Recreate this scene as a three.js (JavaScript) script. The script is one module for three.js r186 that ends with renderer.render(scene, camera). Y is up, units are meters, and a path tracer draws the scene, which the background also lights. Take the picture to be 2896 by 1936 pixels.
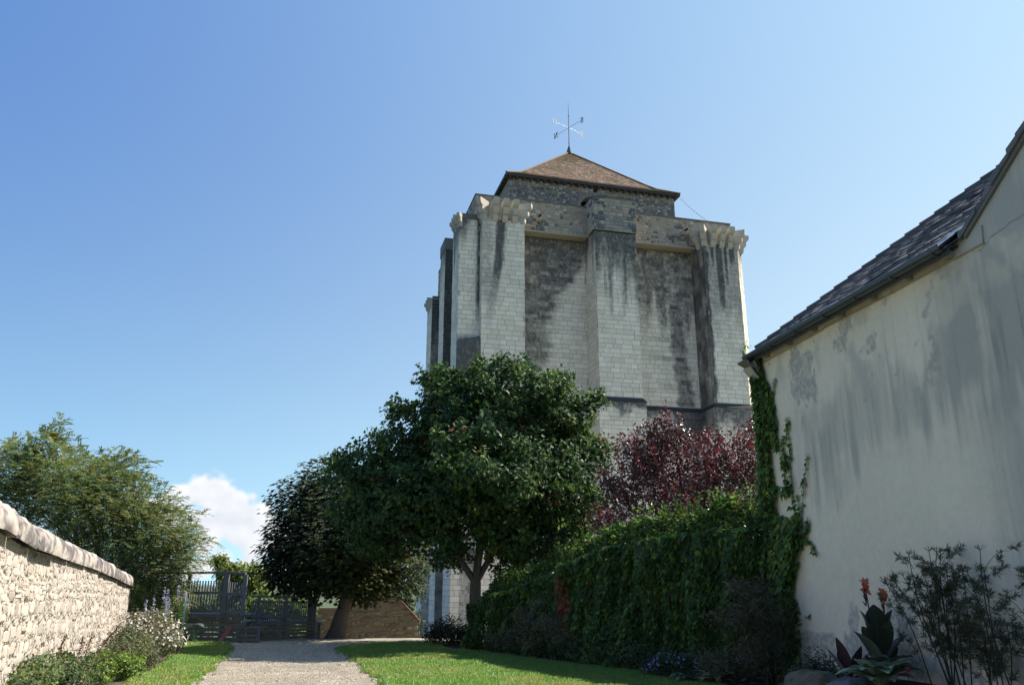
import * as THREE from 'three';
import { mergeGeometries } from 'three/addons/utils/BufferGeometryUtils.js';
import { FontLoader } from 'three/addons/loaders/FontLoader.js';
import { TextGeometry } from 'three/addons/geometries/TextGeometry.js';

// ------------------------------------------------------------------ camera, exposure, sun, sky
const scene = new THREE.Scene();
const camera = new THREE.PerspectiveCamera(45.65, 1024 / 684, 0.1, 3000);
camera.position.set(0, 1.65, 0);
camera.rotation.x = THREE.MathUtils.degToRad(16.6);
scene.add(camera);
const renderer = new THREE.WebGLRenderer({ antialias: true });
renderer.toneMapping = THREE.LinearToneMapping;
renderer.toneMappingExposure = 2.05;
renderer.shadowMap.enabled = true;

const SUN_EL = 48 * Math.PI / 180, SUN_AZ = 20 * Math.PI / 180;      // to the right, a little ahead
const sunDir = new THREE.Vector3(Math.cos(SUN_EL) * Math.cos(SUN_AZ), Math.sin(SUN_EL), -Math.cos(SUN_EL) * Math.sin(SUN_AZ));
const sun = new THREE.DirectionalLight(new THREE.Color().setRGB(1, 0.925, 0.80), 4.6);
sun.name = 'sun';
sun.position.copy(sunDir).multiplyScalar(120).add(new THREE.Vector3(0, 0, -25));
sun.target.position.set(0, 0, -25);
sun.castShadow = true;
Object.assign(sun.shadow.camera, { left: -45, right: 45, top: 45, bottom: -45, near: 10, far: 260 });
sun.shadow.mapSize.set(4096, 4096);
scene.add(sun, sun.target);

// ------------------------------------------------------------------ random and noise
function rng(seed) { let a = seed >>> 0; return () => { a |= 0; a = a + 0x6D2B79F5 | 0; let t = Math.imul(a ^ a >>> 15, 1 | a); t = t + Math.imul(t ^ t >>> 7, 61 | t) ^ t; return ((t ^ t >>> 14) >>> 0) / 4294967296; }; }
function hash3(x, y, z) { let h = Math.imul(x, 374761393) + Math.imul(y, 668265263) + Math.imul(z, 2147483647 ^ 0x5bd1e995) | 0; h = Math.imul(h ^ h >>> 13, 1274126177); return ((h ^ h >>> 16) >>> 0) / 4294967296; }
const sm = t => t * t * (3 - 2 * t), mixn = (a, b, t) => a + (b - a) * t, clamp = (x, a = 0, b = 1) => Math.min(b, Math.max(a, x));
const step = (a, b, x) => sm(clamp((x - a) / (b - a)));
function vn(x, y, z = 0) {
  const xi = Math.floor(x), yi = Math.floor(y), zi = Math.floor(z), u = sm(x - xi), v = sm(y - yi), w = sm(z - zi);
  const q = k => mixn(mixn(hash3(xi, yi, zi + k), hash3(xi + 1, yi, zi + k), u), mixn(hash3(xi, yi + 1, zi + k), hash3(xi + 1, yi + 1, zi + k), u), v);
  return w === 0 ? q(0) : mixn(q(0), q(1), w);
}
function fbm(x, y, z = 0, o = 4) { let s = 0, a = 0.5, n = 0; for (let i = 0; i < o; i++) { s += a * vn(x, y, z); n += a; a *= 0.5; x = x * 2.03 + 17.1; y = y * 2.03 + 5.3; z = z ? z * 2.03 + 9.7 : 0; } return s / n; }
function curve(pts, x) { if (x <= pts[0][0]) return pts[0][1]; for (let i = 1; i < pts.length; i++) if (x <= pts[i][0]) return mixn(pts[i - 1][1], pts[i][1], (x - pts[i - 1][0]) / (pts[i][0] - pts[i - 1][0])); return pts[pts.length - 1][1]; }

// sky: clear air that pales towards the horizon and towards the sun, cumulus low down
{
  const SKY = 0.488, W = 3072, H = 1536, d = new Float32Array(W * H * 4), puffs = [];   // puffs: azimuth (degrees from straight ahead, right positive), elevation, radius
  const heap = (az, el, k, seed) => { const r = rng(seed); for (let i = 0; i < 16; i++) { const a = az + (r() - 0.5) * 11 * k; puffs.push([a, el + (r() - 0.35) * 3.6 * k * (1 - Math.abs(a - az) / (7 * k)), (0.7 + r() * 1.2) * k]); } };
  for (const p of [[-21.2, 5.6, 1.1], [-20.2, 6.1, 1.0], [-22.4, 5.2, 1.1], [-19.2, 5.3, 1.2], [-18.2, 4.6, 1.3], [-16.9, 4.1, 1.2], [-18.5, 3.7, 1.3], [-20.3, 4, 1.3], [-22.3, 4.0, 1.3], [-15.8, 3.5, .9], [-23.8, 4.6, .9], [-19, 1.3, 1.0], [-17.5, .9, 1], [-20.4, .9, 1], [-15.8, .4, .9], [-22, .3, 1.2], [-18, 2.7, 1.1], [-20.2, 2.6, 1.1], [-16.4, 2.6, 1.0], [-14.9, 2.9, .8], [-17.2, 1.7, .9], [-14.5, 1.2, .9], [-13.4, .6, 1]]) puffs.push(p);
  heap(-70, 4, 1.4, 3); heap(-110, 5, 1.8, 4); heap(160, 4, 1.6, 5); heap(95, 3.5, 1.3, 6); heap(-150, 6, 1.5, 7); heap(40, 2.5, 1.2, 8);
  const den = new Float32Array(W * H), lit = new Float32Array(W * H), pd = W / 360;
  for (const [pa, pe, pr] of puffs) for (let j = Math.floor((pe - pr * 1.2 + 90) * pd); j < (pe + pr * 1.2 + 90) * pd; j++) for (let i = Math.floor(-pr * 1.2 * pd); i <= pr * 1.2 * pd; i++) {
    const dx = i / pd, eld = (j + 0.5) / pd - 90, dy = (eld - pe) * (eld < pe ? 1.5 : 1.0), q = 1 - Math.hypot(dx, dy) / pr / 1.18;
    if (q > 0) { const ii = ((Math.round((pa - 90 + 180) * pd) + i) % W + W) % W; den[j * W + ii] += q; lit[j * W + ii] += q * (0.5 + 0.5 * (dx * 0.5 + (eld - pe)) / pr); }
  }
  const cp = new Float64Array(W), sp = new Float64Array(W); for (let i = 0; i < W; i++) { const ph = ((i + 0.5) / W - 0.5) * 2 * Math.PI; cp[i] = Math.cos(ph); sp[i] = Math.sin(ph); }
  for (let j = 0; j < H; j++) {
    const el = ((j + 0.5) / H - 0.5) * Math.PI, se = Math.sin(el), ce = Math.cos(el), hz = Math.exp(-Math.max(0, se) / 0.25), eld = el * 57.2958, gr = clamp(-se * 6);
    for (let i = 0; i < W; i++) {
      const cs = cp[i] * ce * sunDir.x + se * sunDir.y + sp[i] * ce * sunDir.z, h = 0.5 + 0.5 * cs, g = h * h * h * h, ge = g * hz, c2 = Math.max(0, cs), c4 = c2 * c2 * c2 * c2, c8 = c4 * c4, g2 = c8 * c8 * c8 * 0.35;
      let r = Math.min(1.5, 0.505 * hz + 0.431 * g + 1.642 * ge) + g2, gg = Math.min(1.5, 0.105 + 0.809 * hz + 0.617 * g + 1.205 * ge) + g2, b = Math.min(1.5, 0.517 + 0.625 * hz + 0.51 * g + 0.415 * ge) + g2;
      if (gr > 0) { r = mixn(r, 0.20, gr); gg = mixn(gg, 0.2, gr); b = mixn(b, 0.17, gr); }
      const o = j * W + i, dn = den[o];
      if (dn > 0) {
        const az = (i + 0.5) / pd, n = fbm(az * 0.9 + 40, eld * 1.2, 0, 5), n2 = fbm(az * 3.2 + 9, eld * 3.6 + 4, 0, 3);
        const a = step(0.16, 0.62, dn * 1.1 + (n - 0.5) * 1.15 + (n2 - 0.5) * 0.35) * 0.97, l = clamp(lit[o] / dn * 0.5 + (n - 0.5) * 0.9 + 0.42);
        r = mixn(r, mixn(0.66, 1.02, l), a); gg = mixn(gg, mixn(0.71, 1.03, l), a); b = mixn(b, mixn(0.83, 1.05, l), a);
      }
      d[o * 4] = r * SKY; d[o * 4 + 1] = gg * SKY; d[o * 4 + 2] = b * SKY; d[o * 4 + 3] = 1;
    }
  }
  const t = new THREE.DataTexture(d, W, H, THREE.RGBAFormat, THREE.FloatType);
  t.mapping = THREE.EquirectangularReflectionMapping; t.magFilter = t.minFilter = THREE.LinearFilter; t.colorSpace = THREE.LinearSRGBColorSpace; t.needsUpdate = true;
  scene.background = t; scene.environment = t;
}

// ------------------------------------------------------------------ geometry helpers
const V = (x, y, z) => new THREE.Vector3(x, y, z);
class GB {                                                        // collects triangles with normals, colours and uv
  constructor() { this.p = []; this.n = []; this.c = []; this.u = []; this.i = []; }
  v(x, y, z, nx, ny, nz, c, u = 0, w = 0) { this.p.push(x, y, z); this.n.push(nx, ny, nz); this.c.push(c[0], c[1], c[2]); this.u.push(u, w); return this.p.length / 3 - 1; }
  poly(pts, c, uv) {                                              // flat convex polygon, its normal from its winding
    const [a, b, d] = pts, ux = b[0] - a[0], uy = b[1] - a[1], uz = b[2] - a[2], wx = d[0] - a[0], wy = d[1] - a[1], wz = d[2] - a[2];
    let nx = uy * wz - uz * wy, ny = uz * wx - ux * wz, nz = ux * wy - uy * wx; const l = Math.hypot(nx, ny, nz) || 1; nx /= l; ny /= l; nz /= l;
    const o = this.p.length / 3; pts.forEach((q, k) => this.v(q[0], q[1], q[2], nx, ny, nz, c, uv ? uv[k][0] : 0, uv ? uv[k][1] : 0));
    for (let k = 2; k < pts.length; k++) this.i.push(o, o + k - 1, o + k);
  }
  hex(c8, c, uvf) {                                               // 8 corners: bottom 0-3, top 4-7, both counter-clockwise seen from above
    for (const f of [[3, 2, 1, 0], [4, 5, 6, 7], [0, 1, 5, 4], [1, 2, 6, 5], [2, 3, 7, 6], [3, 0, 4, 7]]) this.poly(f.map(k => c8[k]), c, uvf && f.map(k => uvf(c8[k])));
  }
  box(cx, cy, cz, sx, sy, sz, c, ry = 0, rz = 0, rx = 0) {
    const m = new THREE.Matrix4().makeRotationFromEuler(new THREE.Euler(rx, ry, rz, 'YXZ')), q = [];
    for (const y of [-1, 1]) for (const [x, z] of [[-1, 1], [1, 1], [1, -1], [-1, -1]]) { const w = V(x * sx / 2, y * sy / 2, z * sz / 2).applyMatrix4(m); q.push([cx + w.x, cy + w.y, cz + w.z]); }
    this.hex(q, c);
  }
  bar(a, b, w, t, c, up = V(0, 1, 0)) {                           // box from a to b, w wide, t thick
    const d = b.clone().sub(a), L = d.length(); d.normalize(); let s = d.clone().cross(up); if (s.length() < 1e-3) s = V(1, 0, 0); s.normalize(); const n = s.clone().cross(d);
    const at = (k, i, j) => { const p = k ? b : a; return [p.x + s.x * i * w / 2 + n.x * j * t / 2, p.y + s.y * i * w / 2 + n.y * j * t / 2, p.z + s.z * i * w / 2 + n.z * j * t / 2]; };
    this.hex([at(0, -1, -1), at(0, 1, -1), at(1, 1, -1), at(1, -1, -1), at(0, -1, 1), at(0, 1, 1), at(1, 1, 1), at(1, -1, 1)], c);
  }
  tube(pts, rad, c, seg = 6) {                                    // tapered tube through points
    let prev = null, ref = V(0.31, 0.2, 0.93).normalize();
    pts.forEach((p, k) => {
      const d = (pts[k + 1] || p).clone().sub(pts[k - 1] || p).normalize(); let a = d.clone().cross(ref); if (a.length() < 0.05) a = d.clone().cross(V(1, 0, 0)); a.normalize(); const b = d.clone().cross(a), ring = [];
      const r = Array.isArray(rad) ? rad[k] : rad, cc = c;
      for (let s = 0; s < seg; s++) { const t = s / seg * 6.28318, nx = a.x * Math.cos(t) + b.x * Math.sin(t), ny = a.y * Math.cos(t) + b.y * Math.sin(t), nz = a.z * Math.cos(t) + b.z * Math.sin(t); ring.push(this.v(p.x + nx * r, p.y + ny * r, p.z + nz * r, nx, ny, nz, cc, s / seg * 2, k * 0.5)); }
      if (prev) for (let s = 0; s < seg; s++) { const t = (s + 1) % seg; this.i.push(prev[s], ring[t], ring[s], prev[s], prev[t], ring[t]); }
      prev = ring;
    });
  }
  leaf(p, d, n, L, W, c, kind = 0) {                              // p base, d towards the tip, n face normal
    const sx = d.y * n.z - d.z * n.y, sy = d.z * n.x - d.x * n.z, sz = d.x * n.y - d.y * n.x;
    const at = (t, s, h = 0) => this.v(p.x + d.x * L * t + sx * W * s + n.x * L * h, p.y + d.y * L * t + sy * W * s + n.y * L * h, p.z + d.z * L * t + sz * W * s + n.z * L * h, n.x + sx * s * 0.5, n.y + sy * s * 0.5, n.z + sz * s * 0.5, c);
    if (kind === 0) { const a = at(0, 0), b = at(0.45, -0.5, 0.07), e = at(1, 0, -0.06), f = at(0.45, 0.5, 0.07); this.i.push(a, e, b, a, f, e); }
    else if (kind === 1) { const a = at(0, 0), l = at(0.42, -0.62, 0.06), l2 = at(0.58, -0.24), e = at(1, 0, -0.08), r2 = at(0.58, 0.24), r = at(0.42, 0.62, 0.06); this.i.push(a, l2, l, a, e, l2, a, r2, e, a, r, r2); }
    else { const a = at(0, 0), l = at(0.15, -0.5, 0.03), e = at(1, 0, -0.05), r = at(0.15, 0.5, 0.03); this.i.push(a, e, l, a, r, e); }   // heart shaped (ivy)
  }
  geo() {
    const g = new THREE.BufferGeometry();
    g.setAttribute('position', new THREE.BufferAttribute(new Float32Array(this.p), 3)); g.setAttribute('normal', new THREE.BufferAttribute(new Float32Array(this.n), 3));
    g.setAttribute('color', new THREE.BufferAttribute(new Float32Array(this.c), 3)); g.setAttribute('uv', new THREE.BufferAttribute(new Float32Array(this.u), 2)); g.setIndex(this.i); return g;
  }
}
const used = {};
const numbered = n => { const k = used[n] = (used[n] ?? -1) + 1; return k ? `${n}_${String(k).padStart(3, '0')}` : n; };
const shadows = m => { m.castShadow = m.receiveShadow = true; return m; };
function thing(name, label, category, pos = [0, 0, 0], group, turn = 0) {
  const o = new THREE.Group(); o.name = numbered(name); o.position.set(...pos); o.rotation.y = turn; o.userData = { label, category }; if (group) o.userData.group = group; scene.add(o); return o;
}
function part(parent, name, gb, mat, extra) { const m = shadows(new THREE.Mesh(gb.isBufferGeometry ? gb : gb.geo(), mat)); m.name = name; if (extra) Object.assign(m.userData, extra); parent.add(m); return m; }
function single(name, label, category, gb, mat, group) { const m = part(scene, numbered(name), gb, mat); m.userData = { label, category }; if (group) m.userData.group = group; return m; }
function struct(name, gb, mat) { const m = part(scene, name, gb, mat); m.userData.kind = 'structure'; return m; }
function tex(w, h, fn, srgb = true, rep) {                        // fn(u, v) gives linear colour 0..1
  const d = new Uint8Array(w * h * 4), en = x => { x = clamp(x); return 255 * (srgb ? (x < 0.0031308 ? 12.92 * x : 1.055 * Math.pow(x, 1 / 2.4) - 0.055) : x); };
  for (let j = 0; j < h; j++) for (let i = 0; i < w; i++) { const c = fn((i + 0.5) / w, (j + 0.5) / h), o = (j * w + i) * 4; d[o] = en(c[0]); d[o + 1] = en(c[1]); d[o + 2] = en(c[2]); d[o + 3] = 255; }
  const t = new THREE.DataTexture(d, w, h); if (srgb) t.colorSpace = THREE.SRGBColorSpace; t.magFilter = THREE.LinearFilter; t.minFilter = THREE.LinearMipmapLinearFilter; t.generateMipmaps = true; t.wrapS = t.wrapT = THREE.RepeatWrapping; if (rep) t.repeat.set(rep, rep); t.needsUpdate = true; return t;
}
const tile = (f, s) => (u, v) => { const a = f(u * s, v * s), b = f((u - 1) * s, v * s), c = f(u * s, (v - 1) * s), d = f((u - 1) * s, (v - 1) * s); return mixn(mixn(a, b, step(.75, 1, u)), mixn(c, d, step(.75, 1, u)), step(.75, 1, v)); };
const grainF = tile((x, y) => fbm(x, y, 0, 5), 24), grainB = tex(512, 512, (u, v) => { const k = grainF(u, v); return [k, k, k]; }, false);
const std = (o) => new THREE.MeshStandardMaterial({ roughness: 0.9, vertexColors: true, ...o });
const M = {
  stone: std({ roughness: 0.92 }), wood: std({ roughness: 0.8 }), dark: std({ roughness: 0.7 }),
  iron: std({ roughness: 0.5, metalness: 0.6 }), zinc: std({ roughness: 0.38, metalness: 0.75 }), bark: std({ roughness: 0.95, bumpMap: grainB, bumpScale: 0.03 }),
  leaf: new THREE.MeshPhysicalMaterial({ vertexColors: true, roughness: 0.92, transmission: 0.42, thickness: 0, clearcoat: 0.14, clearcoatRoughness: 0.3, specularIntensity: 0.4, side: THREE.DoubleSide }),
  gloss: new THREE.MeshPhysicalMaterial({ vertexColors: true, roughness: 0.92, transmission: 0.4, thickness: 0, clearcoat: 0.4, clearcoatRoughness: 0.2, side: THREE.DoubleSide }),
  matte: new THREE.MeshPhysicalMaterial({ vertexColors: true, roughness: 0.95, transmission: 0.42, thickness: 0, clearcoat: 0.06, clearcoatRoughness: 0.4, specularIntensity: 0.3, side: THREE.DoubleSide }),
  ivy: new THREE.MeshPhysicalMaterial({ vertexColors: true, roughness: 0.95, transmission: 0.5, thickness: 0, clearcoat: 0.22, clearcoatRoughness: 0.2, specularIntensity: 0.3, side: THREE.DoubleSide }),
  slate: std({ roughness: 0.62 }),
  petal: new THREE.MeshPhysicalMaterial({ vertexColors: true, roughness: 0.95, transmission: 0.35, thickness: 0, side: THREE.DoubleSide }),
  grass: new THREE.MeshPhysicalMaterial({ vertexColors: true, roughness: 0.95, transmission: 0.4, thickness: 0, side: THREE.DoubleSide }),
};
const tint = (c, k) => [c[0] * k, c[1] * k, c[2] * k], vary = (r, c, a) => { const k = 1 - a + 2 * a * r(), h = (r() - 0.5) * a * 0.5; return [c[0] * k * (1 + h), c[1] * k, c[2] * k * (1 - h)]; };

// ------------------------------------------------------------------ ground
const fall = (x, z) => -2.0 * step(-27, -43, z);
const hgt = (x, z) => fall(x, z) - 3.0 * step(55, 160, -z);
{
  const ax = [], az = []; for (let k = -24; k <= 24; k++) ax.push(Math.sign(k) * (Math.abs(k) * 1.6 + Math.pow(Math.abs(k) / 24, 4) * 700)); for (let k = 0; k <= 70; k++) az.push(k < 56 ? 16 - k * 1.2 : -51.2 - Math.pow((k - 56) / 14, 2.2) * 900 - (k - 56) * 2);
  az.unshift(60, 35);
  const g = new GB(); for (const z of az) for (const x of ax) g.v(x, hgt(x, z), z, 0, 1, 0, [0.055, 0.075, 0.03], x * 0.5, z * 0.5);
  const n = ax.length; for (let j = 0; j + 1 < az.length; j++) for (let i = 0; i + 1 < n; i++) { const a = j * n + i; g.i.push(a, a + 1, a + n + 1, a, a + n + 1, a + n); }
  const geo = g.geo(); geo.computeVertexNormals();
  struct('ground', geo, std({ roughness: 1, bumpMap: grainB, bumpScale: 0.04 }));
}
function sheet(name, pts, y, mat, s = 0.5) {
  const sh = new THREE.Shape(pts.map(([x, z]) => new THREE.Vector2(x, -z))), g = new THREE.ShapeGeometry(sh); g.rotateX(-Math.PI / 2); g.translate(0, y, 0);
  const p = g.attributes.position, uv = g.attributes.uv; for (let i = 0; i < p.count; i++) uv.setXY(i, p.getX(i) * s, p.getZ(i) * s); return struct(name, g, mat);
}
const spl = (pts, n = 8) => new THREE.CatmullRomCurve3(pts.map(([x, z]) => V(x, 0, z))).getPoints(pts.length * n).map(p => [p.x, p.z]);
const pathL = spl([[1.2, 12], [-1.6, 0], [-3.55, -7.5], [-5.52, -15.1], [-6.5, -19], [-7.45, -22.7], [-8.3, -24.9], [-9.6, -25.6]], 10).map(([x, z], i) => [x + (fbm(i * 0.7, 3) - 0.5) * 0.22, z]);
const pathR = spl([[4.9, 12], [1.9, 0], [-0.1, -7.5], [-2.21, -15.1], [-3.3, -18.8], [-4.35, -22.4], [-4.6, -23.6], [-4.15, -24.6], [-3.0, -25.2], [-1.2, -25.6], [1.5, -25.9]], 10).map(([x, z], i) => [x + (fbm(i * 0.7, 8) - 0.5) * 0.16, z + (fbm(i * 0.9, 12) - 0.5) * 0.1]);
const gravelTex = tex(768, 768, (u, v) => { const a = tile((x, y) => fbm(x, y, 0, 3), 90)(u, v), b = tile((x, y) => fbm(x, y, 0, 3), 7)(u, v), k = 0.74 + (a - 0.5) * 0.9 + (b - 0.5) * 0.7; return [0.42 * k, 0.38 * k, 0.315 * k]; }, true);
const gravelB = tex(768, 768, (u, v) => { const a = tile((x, y) => fbm(x, y, 0, 2), 110)(u, v); return [a, a, a]; }, false);
sheet('gravel_path', [...pathL, [-10.2, -26.9], [2.2, -26.9], ...pathR.slice().reverse()], 0.004, new THREE.MeshStandardMaterial({ map: gravelTex, bumpMap: gravelB, bumpScale: 0.02, roughness: 1 }), 0.4);
const hedge0 = V(-0.6, 0, -22.4), hedge1 = V(4.75, 0, -15.0), hedgeD = hedge1.clone().sub(hedge0).normalize(), hedgeN = V(-hedgeD.z, 0, hedgeD.x);
const soilTex = tex(512, 512, (u, v) => { const a = tile((x, y) => fbm(x, y, 0, 5), 14)(u, v), k = 0.5 + a; return [0.075 * k, 0.055 * k, 0.038 * k]; });
const soilM = new THREE.MeshStandardMaterial({ map: soilTex, bumpMap: grainB, bumpScale: 0.05, roughness: 1 });
const lawnM = new THREE.MeshStandardMaterial({ color: new THREE.Color().setRGB(0.13, 0.21, 0.035), roughness: 1 });
const borderE = spl([[4.9, 6], [4.0, -8], [3.55, -13.2], [3.3, -15.6], [1.9, -17.9], [0.4, -20.1], [-0.9, -22.0], [-1.9, -23.2], [-2.1, -24.4], [-1.2, -25.0]], 8);
const lawnR = [...pathR, [1.6, -25.2], ...borderE.slice().reverse()];
sheet('lawn_turf', [...pathR.slice(0, -14), ...borderE.slice().reverse()], 0.012, lawnM);
sheet('border_soil', [...borderE, [3, -25], [5.5, -15], [8.2, 0], [9, 6]], 0.02, soilM);
const bedE = spl([[-1.75, 2], [-4.6, -8], [-6.35, -14], [-7.0, -16.6], [-7.7, -19.2], [-8.3, -21.0], [-9.4, -23.4]], 8);
sheet('lawn_verge', [...pathL.slice(0, -8), [-9.2, -25.4], [-10.6, -25.2], ...bedE.slice().reverse()], 0.012, lawnM);
sheet('flower_bed_soil', [...bedE, [-11.2, -25], [-6.6, -11], [-2.3, 2]], 0.02, soilM);

{ // pale gravel court sloping down to the keep
  const g = new GB(), nx = 16, nz = 18, id = []; for (let j = 0; j <= nz; j++) { const z = -26.5 - j * 1.9; id.push([]); for (let i = 0; i <= nx; i++) { const x = mixn(-9 - j * .9, 26, i / nx); id[j].push(g.v(x, hgt(x, z) + 0.02, z, 0, 1, 0, [1, 1, 1], x * 0.4, z * 0.4)); } }
  for (let j = 0; j < nz; j++) for (let i = 0; i < nx; i++) g.i.push(id[j][i], id[j][i + 1], id[j + 1][i + 1], id[j][i], id[j + 1][i + 1], id[j + 1][i]);
  struct('gravel_court', g, new THREE.MeshStandardMaterial({ map: gravelTex, bumpMap: gravelB, bumpScale: 0.02, roughness: 1 }));
}
// point in polygon
const inside = (pts, x, z) => { let c = false; for (let i = 0, j = pts.length - 1; i < pts.length; j = i++) { const [a, b] = pts[i], [e, f] = pts[j]; if ((b > z) !== (f > z) && x < (e - a) * (z - b) / (f - b) + a) c = !c; } return c; };
function scatter(name, geo, mat, pts, label, category) {
  const m = new THREE.InstancedMesh(geo, mat, pts.length), o = new THREE.Object3D(), col = new THREE.Color();
  pts.forEach((p, i) => { o.position.set(p[0], p[1], p[2]); o.rotation.set(p[5] || 0, p[3], p[6] || 0); o.scale.setScalar(p[4]); o.updateMatrix(); m.setMatrixAt(i, o.matrix); m.setColorAt(i, col.setRGB(...p[7])); });
  m.name = numbered(name); m.userData = { label, category, kind: 'stuff' }; shadows(m); scene.add(m); return m;
}
{ // grass blades of both lawns
  const r = rng(5), tuft = k => { const g = new GB(), q = rng(k); for (let i = 0; i < 7; i++) { const a = q() * 6.28, l = 0.025 + q() * 0.05, b = 0.4 + q() * 1.3; g.leaf(V((q() - .5) * .05, 0, (q() - .5) * .05), V(Math.cos(a) * b, 1, Math.sin(a) * b).normalize(), V(Math.sin(a), 0.3, -Math.cos(a)).normalize(), l, 0.008, vary(q, [1, 1, 1], .2)); } return g.geo(); };
  const polys = [[...pathR.slice(0, -14), ...borderE.slice().reverse()], [...pathL.slice(0, -8), [-9.2, -25.4], [-10.6, -25.2], ...bedE.slice().reverse()]];
  const P = [[], [], []];
  for (let i = 0; i < 520000; i++) {
    const x = -10.5 + r() * 15.5, z = -25.4 + r() * 13.6, near = -z < 17 ? 1 : 0.75; if (r() > near) continue;
    const ex = x + (fbm(x * 3, z * 3 + 9, 0, 2) - 0.5) * 0.34; if (!(inside(polys[0], ex, z) || inside(polys[1], ex, z))) continue;
    const n = fbm(x * 0.9 + 30, z * 0.9, 0, 3), n2 = fbm(x * 5, z * 5 + 60, 0, 2), dry = step(0.52, 0.75, n * 0.6 + n2 * 0.4), k = 0.75 + r() * 0.55;
    P[i % 3].push([x, 0.012, z, r() * 6.28, (0.6 + r() * 0.7) * (0.75 + 0.6 * n2), 0, 0, [mixn(0.22, 0.38, dry) * k, mixn(0.41, 0.42, dry) * k, mixn(0.045, 0.09, dry) * k]]);
  }
  P.forEach((p, k) => scatter('grass', tuft(70 + k), M.grass, p, ['short mown green grass of the lawns', 'short mown green grass of the lawns', 'short mown green grass of the lawns'][k], 'grass').userData.group = 'grass of the lawns');
}
{ // tufts straying onto the gravel
  const r = rng(55), g = new GB(); for (let i = 0; i < 9; i++) { const a = r() * 6.28; g.leaf(V((r() - .5) * .05, 0, (r() - .5) * .05), V(Math.cos(a) * .7, 1, Math.sin(a) * .7).normalize(), V(Math.sin(a), .3, -Math.cos(a)).normalize(), 0.05 + r() * .07, 0.01, [1, 1, 1]); }
  const P = []; for (const [E, d] of [[pathL, 1], [pathR, -1]]) for (const [x, z] of E) if (z < -12 && z > -26) for (let k = 0; k < 5; k++) { const q = Math.pow(r(), 2.6) * 0.22 - 0.1, s = 0.6 + r() * .7; P.push([x + d * q, 0.006, z + (r() - .5) * 0.9, r() * 6.28, s, 0, 0, [0.17 * s, 0.3 * s, 0.04 * s]]); }
  scatter('path_weeds', g.geo(), M.grass, P, 'stray grass tufts along the ragged edges of the gravel path', 'grass');
}
{ // loose gravel
  const r = rng(9), g = new THREE.IcosahedronGeometry(0.5, 0); { const p = g.attributes.position; for (let i = 0; i < p.count; i++) p.setXYZ(i, p.getX(i) * 1.2, p.getY(i) * 0.6, p.getZ(i)); }
  const poly = [...pathL, [-10.2, -26.9], [2.2, -26.9], ...pathR.slice().reverse()], P = [];
  for (let i = 0; i < 160000; i++) { const z = -26.8 + r() * 14, x = -10 + r() * 9.5; if (!inside(poly, x, z)) continue; const k = 0.55 + r() * 0.7, w = r() * 0.06; P.push([x, 0.006, z, r() * 6.28, 0.008 + Math.pow(r(), 3) * 0.022, r() - .5, 0, [(0.44 + w) * k, 0.395 * k, (0.33 - w) * k]]); }
  scatter('gravel', g, new THREE.MeshStandardMaterial({ roughness: 0.95 }), P, 'loose pale gravel stones on the path', 'gravel');
}
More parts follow.
